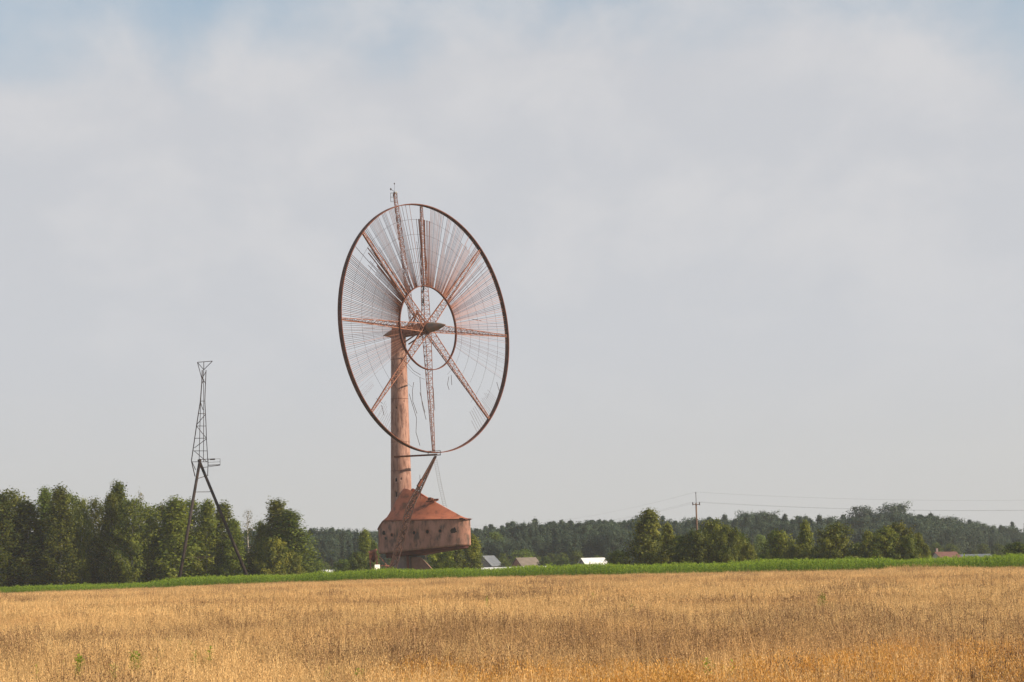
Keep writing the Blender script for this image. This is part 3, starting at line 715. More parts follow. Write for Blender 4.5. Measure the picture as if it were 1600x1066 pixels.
def tree_meshes(kind, seed):
    """one tree of height 1.0 scaled later: trunk with limbs, and a crown of leaf clumps on the limbs (metres for height h)"""
    r = np.random.default_rng(seed); rr_ = random.Random(seed)
    P_ = {'birch': dict(h=18, rad=3.1, nl=84, lo=.15, ncl=6, nlf=24, sd=.44, size=(.15, .50), env=lambda t: np.clip(1.03 - t, 0, 1) ** .78 * np.clip(.45 + 2.4 * t, 0, 1) * 1.15, rise=.75, bark=BARK_B, leaf=LEAF_B, tr=.17),
          'tall': dict(h=17, rad=3.6, nl=84, lo=.13, ncl=6, nlf=25, sd=.50, size=(.15, .52), env=lambda t: np.clip(1 - (np.abs(t - .45) / .58) ** 2.6, 0.03, 1) ** .6, rise=.8, bark=BARK_B, leaf=LEAF_B, tr=.17),
          'thin': dict(h=18, rad=2.3, nl=34, lo=.22, ncl=4, nlf=9, sd=.42, size=(.16, .32), env=lambda t: (np.sin(np.pi * t ** .75) ** .7) * (1 - .45 * t), rise=.9, bark=BARK_B, leaf=LEAF_S, tr=.15),
          'cone': dict(h=9, rad=3.0, nl=64, lo=.03, ncl=6, nlf=26, sd=.36, size=(.13, .45), env=lambda t: np.clip(1.05 - t, 0, 1) ** .72 * np.clip(.55 + t * 4, 0, 1), rise=.6, bark=BARK_B, leaf=LEAF_B, tr=.10),
          'round': dict(h=7.5, rad=2.9, nl=66, lo=.02, ncl=6, nlf=26, sd=.36, size=(.13, .45), env=lambda t: np.clip(1 - (np.abs(t - .42) / .62) ** 2.4, 0.02, 1) ** .55, rise=.45, bark=BARK_D, leaf=LEAF_R, tr=.12),
          'oak': dict(h=20, rad=6.2, nl=70, lo=.12, ncl=7, nlf=20, sd=.75, size=(.4, .8), env=lambda t: np.clip(1 - (np.abs(t - .58) / .56) ** 2.2, 0.02, 1) ** .6, rise=.5, bark=BARK_D, leaf=LEAF_F, tr=.3),
          'pine': dict(h=20, rad=2.9, nl=74, lo=.30, ncl=4, nlf=12, sd=.42, size=(.40, .8), env=lambda t: np.clip(1.0 - t ** 1.6, 0.02, 1) ** .75 * np.clip(.5 + 1.5 * t, 0, 1), rise=.35, bark=BARK_P, leaf=LEAF_F, tr=.2)}[kind]
    h = P_['h']; tk = MB()
    ph = [rr_.uniform(0, 6.28) for _ in range(4)]; wob = P_['rad'] * .07
    def ax(t): return Vector((wob * math.sin(2.2 * t * 3 + ph[0]) * t, wob * math.sin(1.7 * t * 3 + ph[1]) * t, h * t))
    ts = [0, .03, .1, .2, .32, .45, .6, .75, .88, .97]
    tk.tube([ax(t) for t in ts], [P_['tr'] * (1.35 if t == 0 else 1) * (1 - .94 * t) + .012 for t in ts], 8)
    cen = []; siz = []; tin = []; ou = []
    for i in range(P_['nl']):
        t1 = P_['lo'] + (1 - P_['lo']) * ((i + rr_.random()) / P_['nl']) ** .95          # height of the limb tip in the crown
        az = i * 2.39996 + rr_.uniform(-.5, .5)
        e = float(P_['env'](np.array((t1 - P_['lo']) / (1 - P_['lo'])))) * P_['rad'] * rr_.uniform(.72, 1.12)
        # lobes: the outline bulges and recedes
        e *= 1 + .20 * math.sin(az * 2 + ph[2] + t1 * 9) + .12 * math.sin(az * 3 + ph[3] - t1 * 14)
        tip = ax(min(t1, .995)) + Vector((math.cos(az) * e, math.sin(az) * e, 0))
        st_ = max(P_['lo'] * .5, t1 - P_['rise'] * e / h)
        a = ax(st_); mid = a.lerp(tip, .55) + Vector((0, 0, .06 * e))
        tk.tube([a, mid, tip], [max(.015, P_['tr'] * .28 * (1 - .8 * st_)), .02, .008], 4, False)
        ct = rr_.uniform(0, 1) ** 1.2
        for j in range(P_['ncl']):
            k = .30 + .75 * (j + rr_.random()) / P_['ncl']
            c = (a.lerp(mid, k / .55) if k < .55 else mid.lerp(tip, (k - .55) / .45))
            m = int(P_['nlf'] * rr_.uniform(.5, 1.4)); sd = P_['sd'] * rr_.uniform(.7, 1.25)
            g = np.clip(r.normal(size=(m, 3)), -1.9, 1.9) * sd * np.array([1, 1, .8 if kind != 'birch' else 1.25])
            if kind in ('birch', 'thin', 'cone'): g[:, 2] -= np.abs(r.normal(size=m)) * .25
            if kind == 'pine': g[:, 2] *= .8
            ov = np.array([c.x, c.y, (c.z - h * .4) * .5]); ov = ov / (np.linalg.norm(ov) + 1e-6); ou.append(g / (np.linalg.norm(g, axis=1)[:, None] + 1e-6) * .75 + ov * .7 + np.array([0, 0, .25]))
            cen.append(np.array(c)[None] + g); siz.append(r.uniform(*P_['size'], m)); tin.append(np.clip(ct * .65 + r.uniform(-.1, .45, m), 0, 1))
    # leader tuft
    m = P_['nlf'] * (2 if kind != 'pine' else 1); g = np.clip(r.normal(size=(m, 3)), -1.7, 1.7) * np.array([P_['sd'] * (.5 if kind != 'pine' else .22), P_['sd'] * (.5 if kind != 'pine' else .22), h * .05]); cen.append(np.array(ax(.965))[None] + g); siz.append(r.uniform(*P_['size'], m) * .9); tin.append(r.uniform(.2, .9, m)); ou.append(g + np.array([0, 0, .3]))
    cen = np.concatenate(cen); siz = np.concatenate(siz); tin = np.concatenate(tin)
    cen[:, 2] = np.maximum(cen[:, 2], .15)
    V, tt = quads_mesh('crown', cen, siz, tin, None, seed=seed, out=np.concatenate(ou))
    F = np.arange(len(V)).reshape(-1, 4)
    crown = raw_mesh('crown', V, F, P_['leaf'], tt)
    trunk = tk.mesh('trunk', P_['bark'], (0, 0, 0), True)
    top = float(np.percentile(cen[:, 2], 99.8)); wid = float(np.percentile(np.hypot(cen[:, 0], cen[:, 1]), 96)) * 2
    return trunk, crown, top, wid, P_['leaf'], P_['bark']
NVAR = {'birch': 7, 'tall': 6, 'thin': 2, 'cone': 4, 'round': 6, 'oak': 3, 'pine': 5}
TREES = {k: [tree_meshes(k, 100 * i + 17 * n) for n in range(v)] for i, (k, v) in enumerate(NVAR.items())}
vc = {k: 0 for k in TREES}
def plant(kind, x, ytop, d, wpx, name, label, cat, group, tint=(1, 1, 1), sink=0.0):
    var = TREES[kind][vc[kind] % len(TREES[kind])]; vc[kind] += 1
    tp_ = pix(x, ytop, d); g = gz(tp_.x, d); H = tp_.z - g
    s = H / var[2]; w = wpx * d / FP / var[3] * 1.08
    o = empty(name, (tp_.x, d, g - .02 - sink), label, cat, group); o.rotation_euler.z = random.uniform(0, 6.28); o.scale = (w, w, s)
    link('trunk', var[0], o); c = link('crown', var[1], o); c.color = (*[max(.3, t_ * random.uniform(.93, 1.07)) for t_ in tint], 1)
    return o
GB = 'birches of the left grove'
left = [(-28, 772, 392, 60, 'birch', 'leftmost birch of the grove, cut by the picture edge'), (2, 770, 386, 44, 'birch', 'broad birch at the left picture edge with rounded top'),
 (19, 765, 396, 46, 'birch', 'second tall birch from the left edge, slightly higher than its neighbours'), (42, 781, 388, 48, 'birch', 'lower dense birch between the left edge and the twin-topped pair'),
 (72, 762, 394, 34, 'birch', 'slim pointed birch, left one of the twin-topped pair'), (95, 759, 386, 44, 'birch', 'tall birch with ragged top, right one of the twin-topped pair'),
 (110, 770, 399, 32, 'birch', 'birch shoulder just right of the twin-topped pair'), (128, 779, 390, 30, 'birch', 'yellowish narrow birch in the dip right of the twin-topped pair'),
 (152, 779, 394, 30, 'birch', 'narrow birch beside the dark gap left of the highest birch'), (172, 770, 388, 36, 'birch', 'birch leaning against the left flank of the highest birch'),
 (187, 753, 397, 40, 'birch', 'highest birch of the left grove with pointed top'), (207, 779, 386, 44, 'birch', 'yellow-green full birch right of the highest birch'),
 (219, 762, 402, 18, 'thin', 'thin bare-topped birch rising behind the yellow-green birch'), (233, 789, 392, 40, 'birch', 'medium birch in the middle of the grove right of the bare-topped one'),
 (252, 788, 398, 40, 'birch', 'darker medium birch left of the rounded birch beside the mast'), (273, 777, 388, 46, 'birch', 'rounded birch just left of the mast pipe leg'),
 (299, 781, 396, 40, 'birch', 'birch standing behind the left pipe leg of the mast'), (323, 781, 391, 36, 'birch', 'pale green birch seen between the two mast legs'),
 (348, 785, 397, 34, 'birch', 'narrow birch behind the right pipe leg of the mast'), (366, 812, 390, 30, 'birch', 'lower birch right of the mast, beside the sparse pale one'),
 (388, 796, 402, 26, 'thin', 'sparse pale dying birch with visible trunk right of the mast'), (410, 814, 392, 32, 'birch', 'dark birch in the gap right of the sparse pale birch'),
 (430, 780, 396, 46, 'birch', 'tall birch near the right end of the left grove'), (453, 797, 390, 46, 'birch', 'last birch at the right end of the left grove')]
def hash_i(t): return sum(ord(c) * (i + 1) for i, c in enumerate(t))
for x, y, d, w, k, lb_ in left:
    yl = 1.0 + (.25 if 'yellow' in lb_ or 'pale' in lb_ else 0) - (.25 if 'dark' in lb_ else 0)
    if k == 'birch' and not any(q in lb_ for q in ('pointed', 'ragged', 'slim', 'tall birch near')) and hash_i(lb_) % 5 > 1: k = 'tall'
    plant(k, x, y, d, w * (1.25 + .35 * (hash_i(lb_) % 7) / 6), 'birch_tree', lb_, 'tree', GB, (yl, yl, yl * .95))
GS = 'bushes at the corn edge'
plant('round', 428, 841, 380, 48, 'bush', 'light green rounded bush before the right end of the birch grove', 'bush', GS, (1.5, 1.4, 1.2))
plant('round', 458, 862, 383, 30, 'bush', 'small bush at the foot of the last grove birch', 'bush', GS, (1.2, 1.2, 1.1))
plant('round', 496, 874, 470, 22, 'bush', 'dark small bush just left of the white shed roof', 'bush', GS, (.8, .95, 1))
plant('round', 540, 874, 480, 40, 'bush', 'low spreading bush right of the white shed roof', 'bush', GS, (.95, 1.0, .9))
plant('cone', 570, 827, 430, 36, 'tree', 'yellow-green slender tree left of the turbine cabin', 'tree', 'trees near the turbine', (1.25, 1.2, 1))
plant('round', 558, 862, 425, 30, 'bush', 'dark bush under the slender tree left of the turbine', 'bush', GS, (.7, .8, .9))
plant('cone', 584, 846, 420, 22, 'tree', 'short tree squeezed between slender tree and turbine cabin', 'tree', 'trees near the turbine', (.8, .9, .9))
plant('round', 690, 850, 395, 46, 'bush', 'sunlit yellowish bush seen under the turbine cabin nose', 'bush', GS, (1.5, 1.4, 1.1))
plant('cone', 712, 838, 402, 34, 'tree', 'birch sapling under the turbine cabin nose right of the yellowish bush', 'tree', 'trees near the turbine', (1.1, 1.1, 1))
plant('cone', 737, 836, 392, 34, 'tree', 'dense green tree just right of the turbine cabin nose', 'tree', 'trees near the turbine', (1.15, 1.15, 1))
GR = 'trees behind the corn on the right'
right = [(968, 860, 330, 40, 'round', 'dark low bush left of the tall conical birch', (.75, .85, .9)), (1012, 796, 322, 64, 'cone', 'tall conical birch left of the utility pole', (1, 1, 1)),
 (1042, 818, 328, 34, 'cone', 'slim lighter birch on the right flank of the tall conical birch', (1.25, 1.15, 1)), (1062, 836, 326, 36, 'round', 'low dark tree between conical birch and utility pole', (.8, .9, .9)),
 (1086, 828, 318, 38, 'round', 'tree hiding the foot of the utility pole', (.95, .95, 1)), (1113, 812, 325, 46, 'round', 'tallest yellow-topped tree just right of the utility pole', (1.3, 1.2, 1)),
 (1133, 821, 318, 40, 'round', 'second tree right of the utility pole, slightly lower', (1.15, 1.05, 1)), (1155, 832, 327, 36, 'round', 'third tree right of the utility pole with sloping crown', (1, 1, 1)),
 (1168, 848, 321, 26, 'round', 'small tree closing the clump right of the utility pole', (1.1, 1.0, 1)), (1190, 866, 335, 30, 'round', 'low pale bush in the gap right of the pole clump', (1.1, 1.15, 1.1)),
 (1216, 828, 330, 44, 'round', 'rounded tree right of the gap beside the pole clump', (1, 1, 1)), (1240, 850, 326, 32, 'round', 'low tree at the feet between rounded tree and upright tree', (.9, .9, 1)),
 (1256, 814, 333, 32, 'cone', 'upright pointed tree right of the rounded tree', (1.1, 1.05, 1)), (1278, 852, 328, 26, 'round', 'small dark tree left of the isolated round tree', (.8, .85, .9)),
 (1305, 817, 322, 58, 'round', 'wide isolated round tree in front of the hill forest', (1.2, 1.1, 1)), (1340, 848, 330, 26, 'round', 'small dark bush right of the isolated round tree', (.7, .8, .85)),
 (1356, 829, 325, 32, 'cone', 'narrow tree at the left of the right-hand clump', (1.05, 1.0, 1)), (1381, 824, 320, 42, 'round', 'left full tree of the right-hand clump', (1.05, 1.0, 1)),
 (1402, 816, 326, 50, 'round', 'tallest full tree of the right-hand clump', (1.15, 1.05, 1)), (1420, 836, 320, 32, 'round', 'lower tree right of the tallest in the right-hand clump', (.95, .95, 1)),
 (1436, 833, 330, 24, 'cone', 'slim pointed tree near the right end of the right-hand clump', (1, 1, 1)), (1446, 850, 325, 18, 'cone', 'smallest tree ending the right-hand clump', (1.1, 1.05, 1)),
 (1591, 847, 300, 44, 'round', 'dark round bush at the right picture edge behind the corn', (.6, .65, .8))]
for x, y, d, w, k, lb_, tn in right: plant(k, x, y, d, w * 1.12, 'bush' if 'bush' in lb_ else 'tree', lb_, 'bush' if 'bush' in lb_ else 'tree', GR, tn)
GH = 'trees by the farmhouses'
for x, y, d, w, k, lb_, tn in ((772, 832, 640, 44, 'birch', 'pale tall tree behind the grey gabled shed', (1.3, 1.4, 1.6)), (818, 858, 620, 48, 'round', 'light green spreading tree behind the red-gabled house', (1.1, 1.15, 1.1)),
    (790, 878, 560, 24, 'round', 'small shrub between grey shed and red-gabled house', (.8, .9, 1)), (852, 870, 560, 30, 'cone', 'dark shrub right of the red-gabled house', (.65, .8, .9)), (880, 872, 575, 24, 'round', 'dark shrub left of the white-roofed barn', (.6, .75, .9)),
    (955, 866, 545, 22, 'round', 'dark shrub right of the white-roofed barn', (.7, .8, .9)), (1187, 836, 560, 34, 'birch', 'grey-green tree seen in the gap right of the pole clump', (1.3, 1.5, 1.9))):
    plant(k, x, y, d, w, 'tree' if 'tree' in lb_ else 'shrub', lb_, 'tree' if 'tree' in lb_ else 'bush', GH, tn)
plant('oak', 1345, 791, 740, 52, 'tree', 'left one of two big round trees above the hill forest', 'tree', 'big trees above the forest')
plant('oak', 1396, 785, 735, 56, 'tree', 'right and highest one of two big round trees above the hill forest', 'tree', 'big trees above the forest')

# ---- scattering of uncountable growth with geometry nodes
def gn_scatter(name, pts, rotz, scl, idx, sources, label, cat):
    me = bpy.data.meshes.new(name); me.vertices.add(len(pts)); me.vertices.foreach_set('co', np.asarray(pts, np.float32).ravel())
    for nm, typ, dat in (('rz', 'FLOAT', rotz), ('sc', 'FLOAT', scl), ('ix', 'INT', idx)):
        a = me.attributes.new(nm, typ, 'POINT'); a.data.foreach_set('value', np.asarray(dat, np.int32 if typ == 'INT' else np.float32))
    me.update(); o = link(name, me); setp(o, label, cat, None, 'stuff')
    col = bpy.data.collections.new(name + '_source')
    for i, s in enumerate(sources):
        so = bpy.data.objects.new('%s_source_%02d' % (name, i), s); col.objects.link(so)
    g = bpy.data.node_groups.new(name, 'GeometryNodeTree')
    g.interface.new_socket('Geometry', in_out='INPUT', socket_type='NodeSocketGeometry'); g.interface.new_socket('Geometry', in_out='OUTPUT', socket_type='NodeSocketGeometry')
    gi = g.nodes.new('NodeGroupInput'); go = g.nodes.new('NodeGroupOutput')
    iop = g.nodes.new('GeometryNodeInstanceOnPoints'); iop.inputs['Pick Instance'].default_value = True
    ci = g.nodes.new('GeometryNodeCollectionInfo'); ci.inputs['Collection'].default_value = col; ci.inputs['Separate Children'].default_value = True; ci.inputs['Reset Children'].default_value = True
    def attr(nm, typ):
        n = g.nodes.new('GeometryNodeInputNamedAttribute'); n.data_type = typ; n.inputs['Name'].default_value = nm; return n.outputs[0]
    cx = g.nodes.new('ShaderNodeCombineXYZ'); g.links.new(attr('rz', 'FLOAT'), cx.inputs[2])
    g.links.new(gi.outputs[0], iop.inputs['Points']); g.links.new(ci.outputs[0], iop.inputs['Instance']); g.links.new(attr('ix', 'INT'), iop.inputs['Instance Index'])
    g.links.new(cx.outputs[0], iop.inputs['Rotation']); g.links.new(attr('sc', 'FLOAT'), iop.inputs['Scale']); g.links.new(iop.outputs[0], go.inputs[0])
    md = o.modifiers.new('scatter', 'NODES'); md.node_group = g
    return o
def join_tree(kind, n):
    tr, cr_, *_ = TREES[kind][n]
    nv = len(tr.vertices); V1 = np.zeros(nv * 3, np.float32); tr.vertices.foreach_get('co', V1)
    V2 = np.zeros(len(cr_.vertices) * 3, np.float32); cr_.vertices.foreach_get('co', V2)
    me = bpy.data.meshes.new('wood_%s' % kind)
    f1 = [tuple(p.vertices) for p in tr.polygons]; f2 = (np.arange(len(cr_.vertices)).reshape(-1, 4) + nv).tolist()
    me.from_pydata(np.concatenate([V1, V2]).reshape(-1, 3).tolist(), [], f1 + f2)
    me.materials.append(tr.materials[0]); me.materials.append(cr_.materials[0])
    me.polygons.foreach_set('material_index', [0] * len(f1) + [1] * len(f2))
    t2 = np.zeros(len(cr_.vertices), np.float32); cr_.attributes['tint'].data.foreach_get('value', t2)
    a = me.attributes.new('tint', 'FLOAT', 'POINT'); a.data.foreach_set('value', np.r_[np.zeros(nv, np.float32), t2]); me.update(); return me
# far forest: skyline height along the picture
SKYL = np.array([(-200, 835), (480, 832), (520, 829), (560, 834), (600, 836), (740, 826), (800, 825), (870, 819), (940, 816), (985, 815), (1020, 814), (1060, 817), (1100, 814), (1150, 812), (1190, 807), (1240, 810), (1290, 814), (1320, 812), (1370, 808), (1420, 806), (1450, 807), (1480, 810), (1520, 818), (1560, 826), (1600, 829), (1800, 834)], float)
srcs = [join_tree('pine', i) for i in range(5)] + [join_tree('oak', i) for i in range(3)]
tops = [TREES['pine'][i][2] for i in range(5)] + [TREES['oak'][i][2] for i in range(3)]
pts = []; rz = []; sc_ = []; ix = []
rf = random.Random(5)
for row, d0 in enumerate((640, 655, 672, 690, 712, 735, 760, 790)):
    x = -160.0
    while x < 1760:
        x += rf.uniform(11, 18) if row < 2 else rf.uniform(7, 15)
        d = d0 + rf.uniform(-8, 8) + max(0, (x - 1450) * .9); yl = np.interp(x, SKYL[:, 0], SKYL[:, 1]) + (0 if row >= 3 else (3 - row) * 5) + rf.gauss(2.0, 4.2)
        if row >= 3 and rf.random() < .12: yl -= rf.uniform(2, 7)
        P = pix(x, yl, d); k = rf.randrange(5) if rf.random() < (.74 if row > 1 else .45) else 5 + rf.randrange(3)
        pts.append((P.x, P.y, -.1)); rz.append(rf.uniform(0, 6.28)); sc_.append((P.z + .1) / tops[k]); ix.append(k)
gn_scatter('forest', pts, rz, sc_, ix, srcs, 'far dark mixed forest forming the skyline behind the fields', 'forest')
# undergrowth under the grove and at the wood edges
srcs = [join_tree('round', i) for i in range(6)]
pts = []; rz = []; sc_ = []; ix = []
for _ in range(150):
    x = rf.uniform(-60, 470); d = rf.uniform(400, 425); P = pix(x, 880, d); pts.append((P.x, d, gz(P.x, d))); rz.append(rf.uniform(0, 6.28)); sc_.append(rf.uniform(.45, 1.0)); ix.append(rf.randrange(6))
for _ in range(150):
    x = rf.uniform(-60, 1700); d = rf.uniform(600, 632); P = pix(x, 880, d); pts.append((P.x, d, -.02)); rz.append(rf.uniform(0, 6.28)); sc_.append(rf.uniform(.4, .9)); ix.append(rf.randrange(6))
for _ in range(60):
    x = rf.uniform(960, 1450); d = rf.uniform(336, 350); P = pix(x, 880, d); pts.append((P.x, d, -.02)); rz.append(rf.uniform(0, 6.28)); sc_.append(rf.uniform(.25, .5)); ix.append(rf.randrange(6))
un = gn_scatter('undergrowth', pts, rz, sc_, ix, srcs, 'dark tangled undergrowth filling the foot of groves and wood edge', 'undergrowth')
un.color = (.7, .75, .8, 1)

# ------------------------------------------------------------------ farm buildings
def gable(name, label, x0, x1, yr, d, depth, wall_h, ridge_h, mats, rz, cat='house', chimney=None):
    """gabled building: long axis along local x, centre from the picture columns x0..x1"""
    c = pix((x0 + x1) / 2, 885, d); c = Vector((c.x, d, 0)); root = empty(name, c, label, cat); root.rotation_euler.z = rz
    Lh, Dh = (x1 - x0) * d / FP / 2, depth / 2
    wm, rm = mats; mb = MB()
    mb.add([(-Lh, -Dh, 0), (Lh, -Dh, 0), (Lh, Dh, 0), (-Lh, Dh, 0), (-Lh, -Dh, wall_h), (Lh, -Dh, wall_h), (Lh, Dh, wall_h), (-Lh, Dh, wall_h), (-Lh, 0, ridge_h - .12), (Lh, 0, ridge_h - .12)],
           [(0, 1, 5, 4), (1, 2, 6, 9, 5), (2, 3, 7, 6), (3, 0, 4, 8, 7)]); mb.build('wall', wm, root)
    o_ = .35; sl = (ridge_h - wall_h) / Dh
    for s in (-1, 1):
        e = (s * (Dh + o_), wall_h - o_ * sl); mb = MB(); v = []
        for x in (-Lh - o_, Lh + o_): v += [(x, 0, ridge_h), (x, e[0], e[1]), (x, e[0], e[1] - .12), (x, 0, ridge_h - .12)]
        mb.add(v, [(0, 1, 2, 3), (7, 6, 5, 4), (0, 4, 5, 1), (1, 5, 6, 2), (2, 6, 7, 3)]); rf_ = mb.build('roof_slope', rm, root)
        if chimney and s < 0: mb = MB(); mb.box((chimney, .1, ridge_h + .35), .5, .5, 1.1); mb.build('chimney', GREYC, rf_)
    for xx in (-Lh * .5, Lh * .35):
        mb = MB(); mb.box((xx, -Dh - .02, wall_h * .55), .9, .06, 1.0); mb.build('window', DARK, root)
    mb = MB(); mb.box((0, -Dh - .02, 1.0), 1.0, .06, 2.0); mb.build('door', WOOD, root)
    return root
R_GREY = pmat('grey_sheet_roof', (.12, .135, .16), (.16, .175, .20), .6, .8)
R_TAN = pmat('tan_sheet_roof', (.22, .18, .15), (.17, .14, .115), .6, .85)
R_WHITE = pmat('white_sheet_roof', (.82, .82, .80), (.72, .72, .70), .6, .45)
R_RED = pmat('red_tile_roof', (.20, .095, .078), (.16, .075, .062), .8, .85)
W_BRICK = pmat('brick_house_wall', (.30, .13, .09), (.24, .10, .07), .8, .9)
W_GREY = pmat('grey_plank_wall', (.16, .145, .135), (.22, .20, .18), .8, .9)
W_CREAM = pmat('cream_plaster', (.50, .44, .36), (.44, .38, .31), .8, .9)
gable('shed', 'grey gabled shed right of the turbine behind the corn', 750, 776, 868, 590, 6.5, 3.1, 5.9, (W_GREY, R_GREY), R(52), 'shed')
gable('house', 'brick house with tan roof between grey shed and barn', 806, 838, 872, 585, 6.5, 2.8, 5.05, (W_BRICK, R_TAN), R(28), 'house')
gable('barn', 'barn with bright white metal roof left of the conical birch', 908, 945, 872, 540, 6.5, 2.2, 4.35, (W_GREY, R_WHITE), R(24), 'barn')
gable('shed', 'small shed with whitish roof far between birch grove and turbine', 500, 521, 884, 590, 4.0, 1.9, 2.9, (W_GREY, R_WHITE), R(4), 'shed')
gable('house', 'low house with red tiled roof and chimney near the right edge', 1462, 1494, 862, 500, 6.0, 2.3, 3.6, (W_CREAM, R_RED), R(12), 'house', -2.2)
gable('shed', 'long low grey shed right of the red-roofed house', 1502, 1546, 866, 560, 4.5, 2.2, 2.85, (W_GREY, R_GREY), R(3), 'shed')
# polytunnel: long low white hoop house
c = pix(800, 886, 545); c = Vector((c.x, 545, 0)); pt_ = empty('polytunnel', c, 'long low white polytunnel behind the corn right of the turbine', 'greenhouse')
mb = MB(); Lh = 57 * 545 / FP; vs = []; fs = []; K = 10
for i, x in enumerate(np.linspace(-Lh, Lh, 9)):
    for k in range(K + 1): a = math.pi * k / K; vs.append((x, 2.6 * math.cos(a), 2.45 * math.sin(a) ** .8 + random.uniform(-.03, .03)))
for i in range(8):
    for k in range(K): fs.append((i * (K + 1) + k, (i + 1) * (K + 1) + k, (i + 1) * (K + 1) + k + 1, i * (K + 1) + k + 1))
fs.append(tuple(range(K + 1))); fs.append(tuple(8 * (K + 1) + k for k in range(K, -1, -1)))
mb.add(vs, fs); mb.build('cover', R_WHITE, pt_)
for x in np.linspace(-Lh, Lh, 9)[::2]:
    mb = MB(); mb.tube([(x, 2.63 * math.cos(math.pi * k / K), 2.49 * math.sin(math.pi * k / K) ** .8) for k in range(K + 1)], .03, 4); mb.build('hoop', STEEL_G, pt_)

# ------------------------------------------------------------------ power line
def pole(x, ytop, d, label):
    t_ = pix(x, ytop, d); b_ = Vector((t_.x, d, 0)); root = empty('utility_pole', b_, label, 'pole')
    H = t_.z; k = d / 345.0
    mb = MB(); mb.tube([b_, b_ + Vector((0, 0, H - 1.9))], [.17, .13], 8); mb.build('pole_shaft', WOOD, root, b_, True)
    mb = MB(); mb.tube([b_ + Vector((.02, 0, H - 2.1)), b_ + Vector((.02, 0, H - .15))], .055, 6); mb.tube([b_ + Vector((.02, 0, H - .25)), b_ + Vector((.02, 0, H))], [.09, .06], 8); mb.build('top_pin', CERAMIC, root, b_)
    mb = MB(); mb.bar(b_ + Vector((-.62, -.15, H - 2.15)), b_ + Vector((.62, -.15, H - 2.15)), .12); arm = mb.build('crossarm', WOOD, root, b_)
    for s in (-1, 1):
        mb = MB(); mb.tube([b_ + Vector((s * .58, -.15, H - 2.3)), b_ + Vector((s * .58, -.15, H - 2.0)), b_ + Vector((s * .58, -.15, H - 1.72))], [.06, .10, .06], 8); mb.build('insulator', CERAMIC, arm, b_)
    return b_, H
p1 = pole(1087, 769, 345, 'wooden utility pole with short crossarm above the right-hand trees')
p0 = pole(664, 812, 640, 'distant utility pole hidden behind the turbine cabin'); p2 = pole(1760, 778, 335, 'utility pole beyond the right picture edge')
for dx, dz, dy, lb_ in ((.02, 0, 0, 'topmost thin overhead wire running across to the utility pole top'), (-.58, -1.72, -.15, 'thin overhead wire held by the left crossarm insulator'), (.58, -1.72, -.15, 'thin overhead wire held by the right crossarm insulator')):
    mb = MB(); pts_ = []
    for (ba, ha), (bb, hb) in ((p0, p1), (p1, p2)):
        A_ = ba + Vector((dx, dy, ha + dz)); B_ = bb + Vector((dx, dy, hb + dz)); n_ = 16; sag = .012 * (B_ - A_).length
        for i in range(n_ + 1):
            t_ = i / n_; pts_.append(A_.lerp(B_, t_) - Vector((0, 0, 4 * sag * t_ * (1 - t_))))
    pts_ = [p for i, p in enumerate(pts_) if i != 17]
    mb.tube(pts_, .0075, 4); o = mb.build('overhead_wire', STEEL, None, pts_[16]); setp(o, lb_, 'wire', 'overhead wires')

# ------------------------------------------------------------------ corn
def corn_plant(seed):
    r = random.Random(seed); V = []; F = []; tn = []
    def strip(pts, ws, side, t):
        k = len(V)
        for p, w in zip(pts, ws): V.append(p - side * w / 2); V.append(p + side * w / 2); tn.extend((t, t))
        for i in range(len(pts) - 1): F.append((k + 2 * i, k + 2 * i + 1, k + 2 * i + 3, k + 2 * i + 2))
    H = r.uniform(1.95, 2.25)
    for a in (0, 1.57): strip([Vector((0, 0, 0)), Vector((.02, 0, H * .6)), Vector((0, .02, H))], [.035, .03, .015], Vector((math.cos(a), math.sin(a), 0)), .45)
    for i in range(11):
        z = .25 + (H - .4) * i / 10; a = i * math.pi + r.uniform(-.6, .6); d = Vector((math.cos(a), math.sin(a), 0)); ln = r.uniform(.5, .85) * (1 - .35 * abs(i / 10 - .55)); s = Vector((-d.y, d.x, 0)); rise = r.uniform(.18, .42)
        pts_ = [Vector((0, 0, z)), Vector((0, 0, z + rise * .6)) + d * ln * .3, Vector((0, 0, z + rise * .75)) + d * ln * .62, Vector((0, 0, z + rise * .25)) + d * ln]
        strip(pts_, [.05, .1, .085, .01], s, r.uniform(0, 1))
    for i in range(5):
        a = r.uniform(0, 6.28); d = Vector((math.cos(a), math.sin(a), 0)) * (.14 if i else 0.01)
        strip([Vector((0, 0, H - .05)), Vector((0, 0, H + r.uniform(.14, .24))) + d], [.018, .012], Vector((-math.sin(a), math.cos(a), 0)), 1.0)
    return raw_mesh('corn_plant', np.array([tuple(v) for v in V]), np.array(F), LEAF_C, tn)
srcs = [corn_plant(i) for i in range(6)]
X = np.arange(-150, 105, .55); pts = []
for row in range(46):
    off = row * .8; x_ = X + RNG.uniform(-.2, .2, len(X)); y_ = corn_front(x_) + off + RNG.normal(0, .12, len(X)) + 1.2 * np.sin(x_ * .13) * (row < 60)
    # a bay in the corn edge near the right
    bay = np.exp(-((x_ - 47.5) / 6.0) ** 2) * 9.0
    y_ = y_ + np.where(off < 12, bay, 0)
    pts.append(np.c_[x_, y_, ground_z(x_, y_)])
pts = np.concatenate(pts); n_ = len(pts)
sc_ = RNG.normal(1.05, .055, n_) * (1 + .05 * np.sin(pts[:, 0] * .21) + .035 * np.sin(pts[:, 0] * .57 + 1)) * np.where(pts[:, 0] < -60, .86, 1.0)
sc_ *= np.where(np.arange(n_) < len(X) * 2, RNG.uniform(.62, 1.05, n_), 1.0)
gn_scatter('corn_crop', pts, RNG.uniform(0, 6.28, n_), sc_, RNG.integers(0, 6, n_), srcs, 'strip of tall green maize running behind the oat field', 'corn')

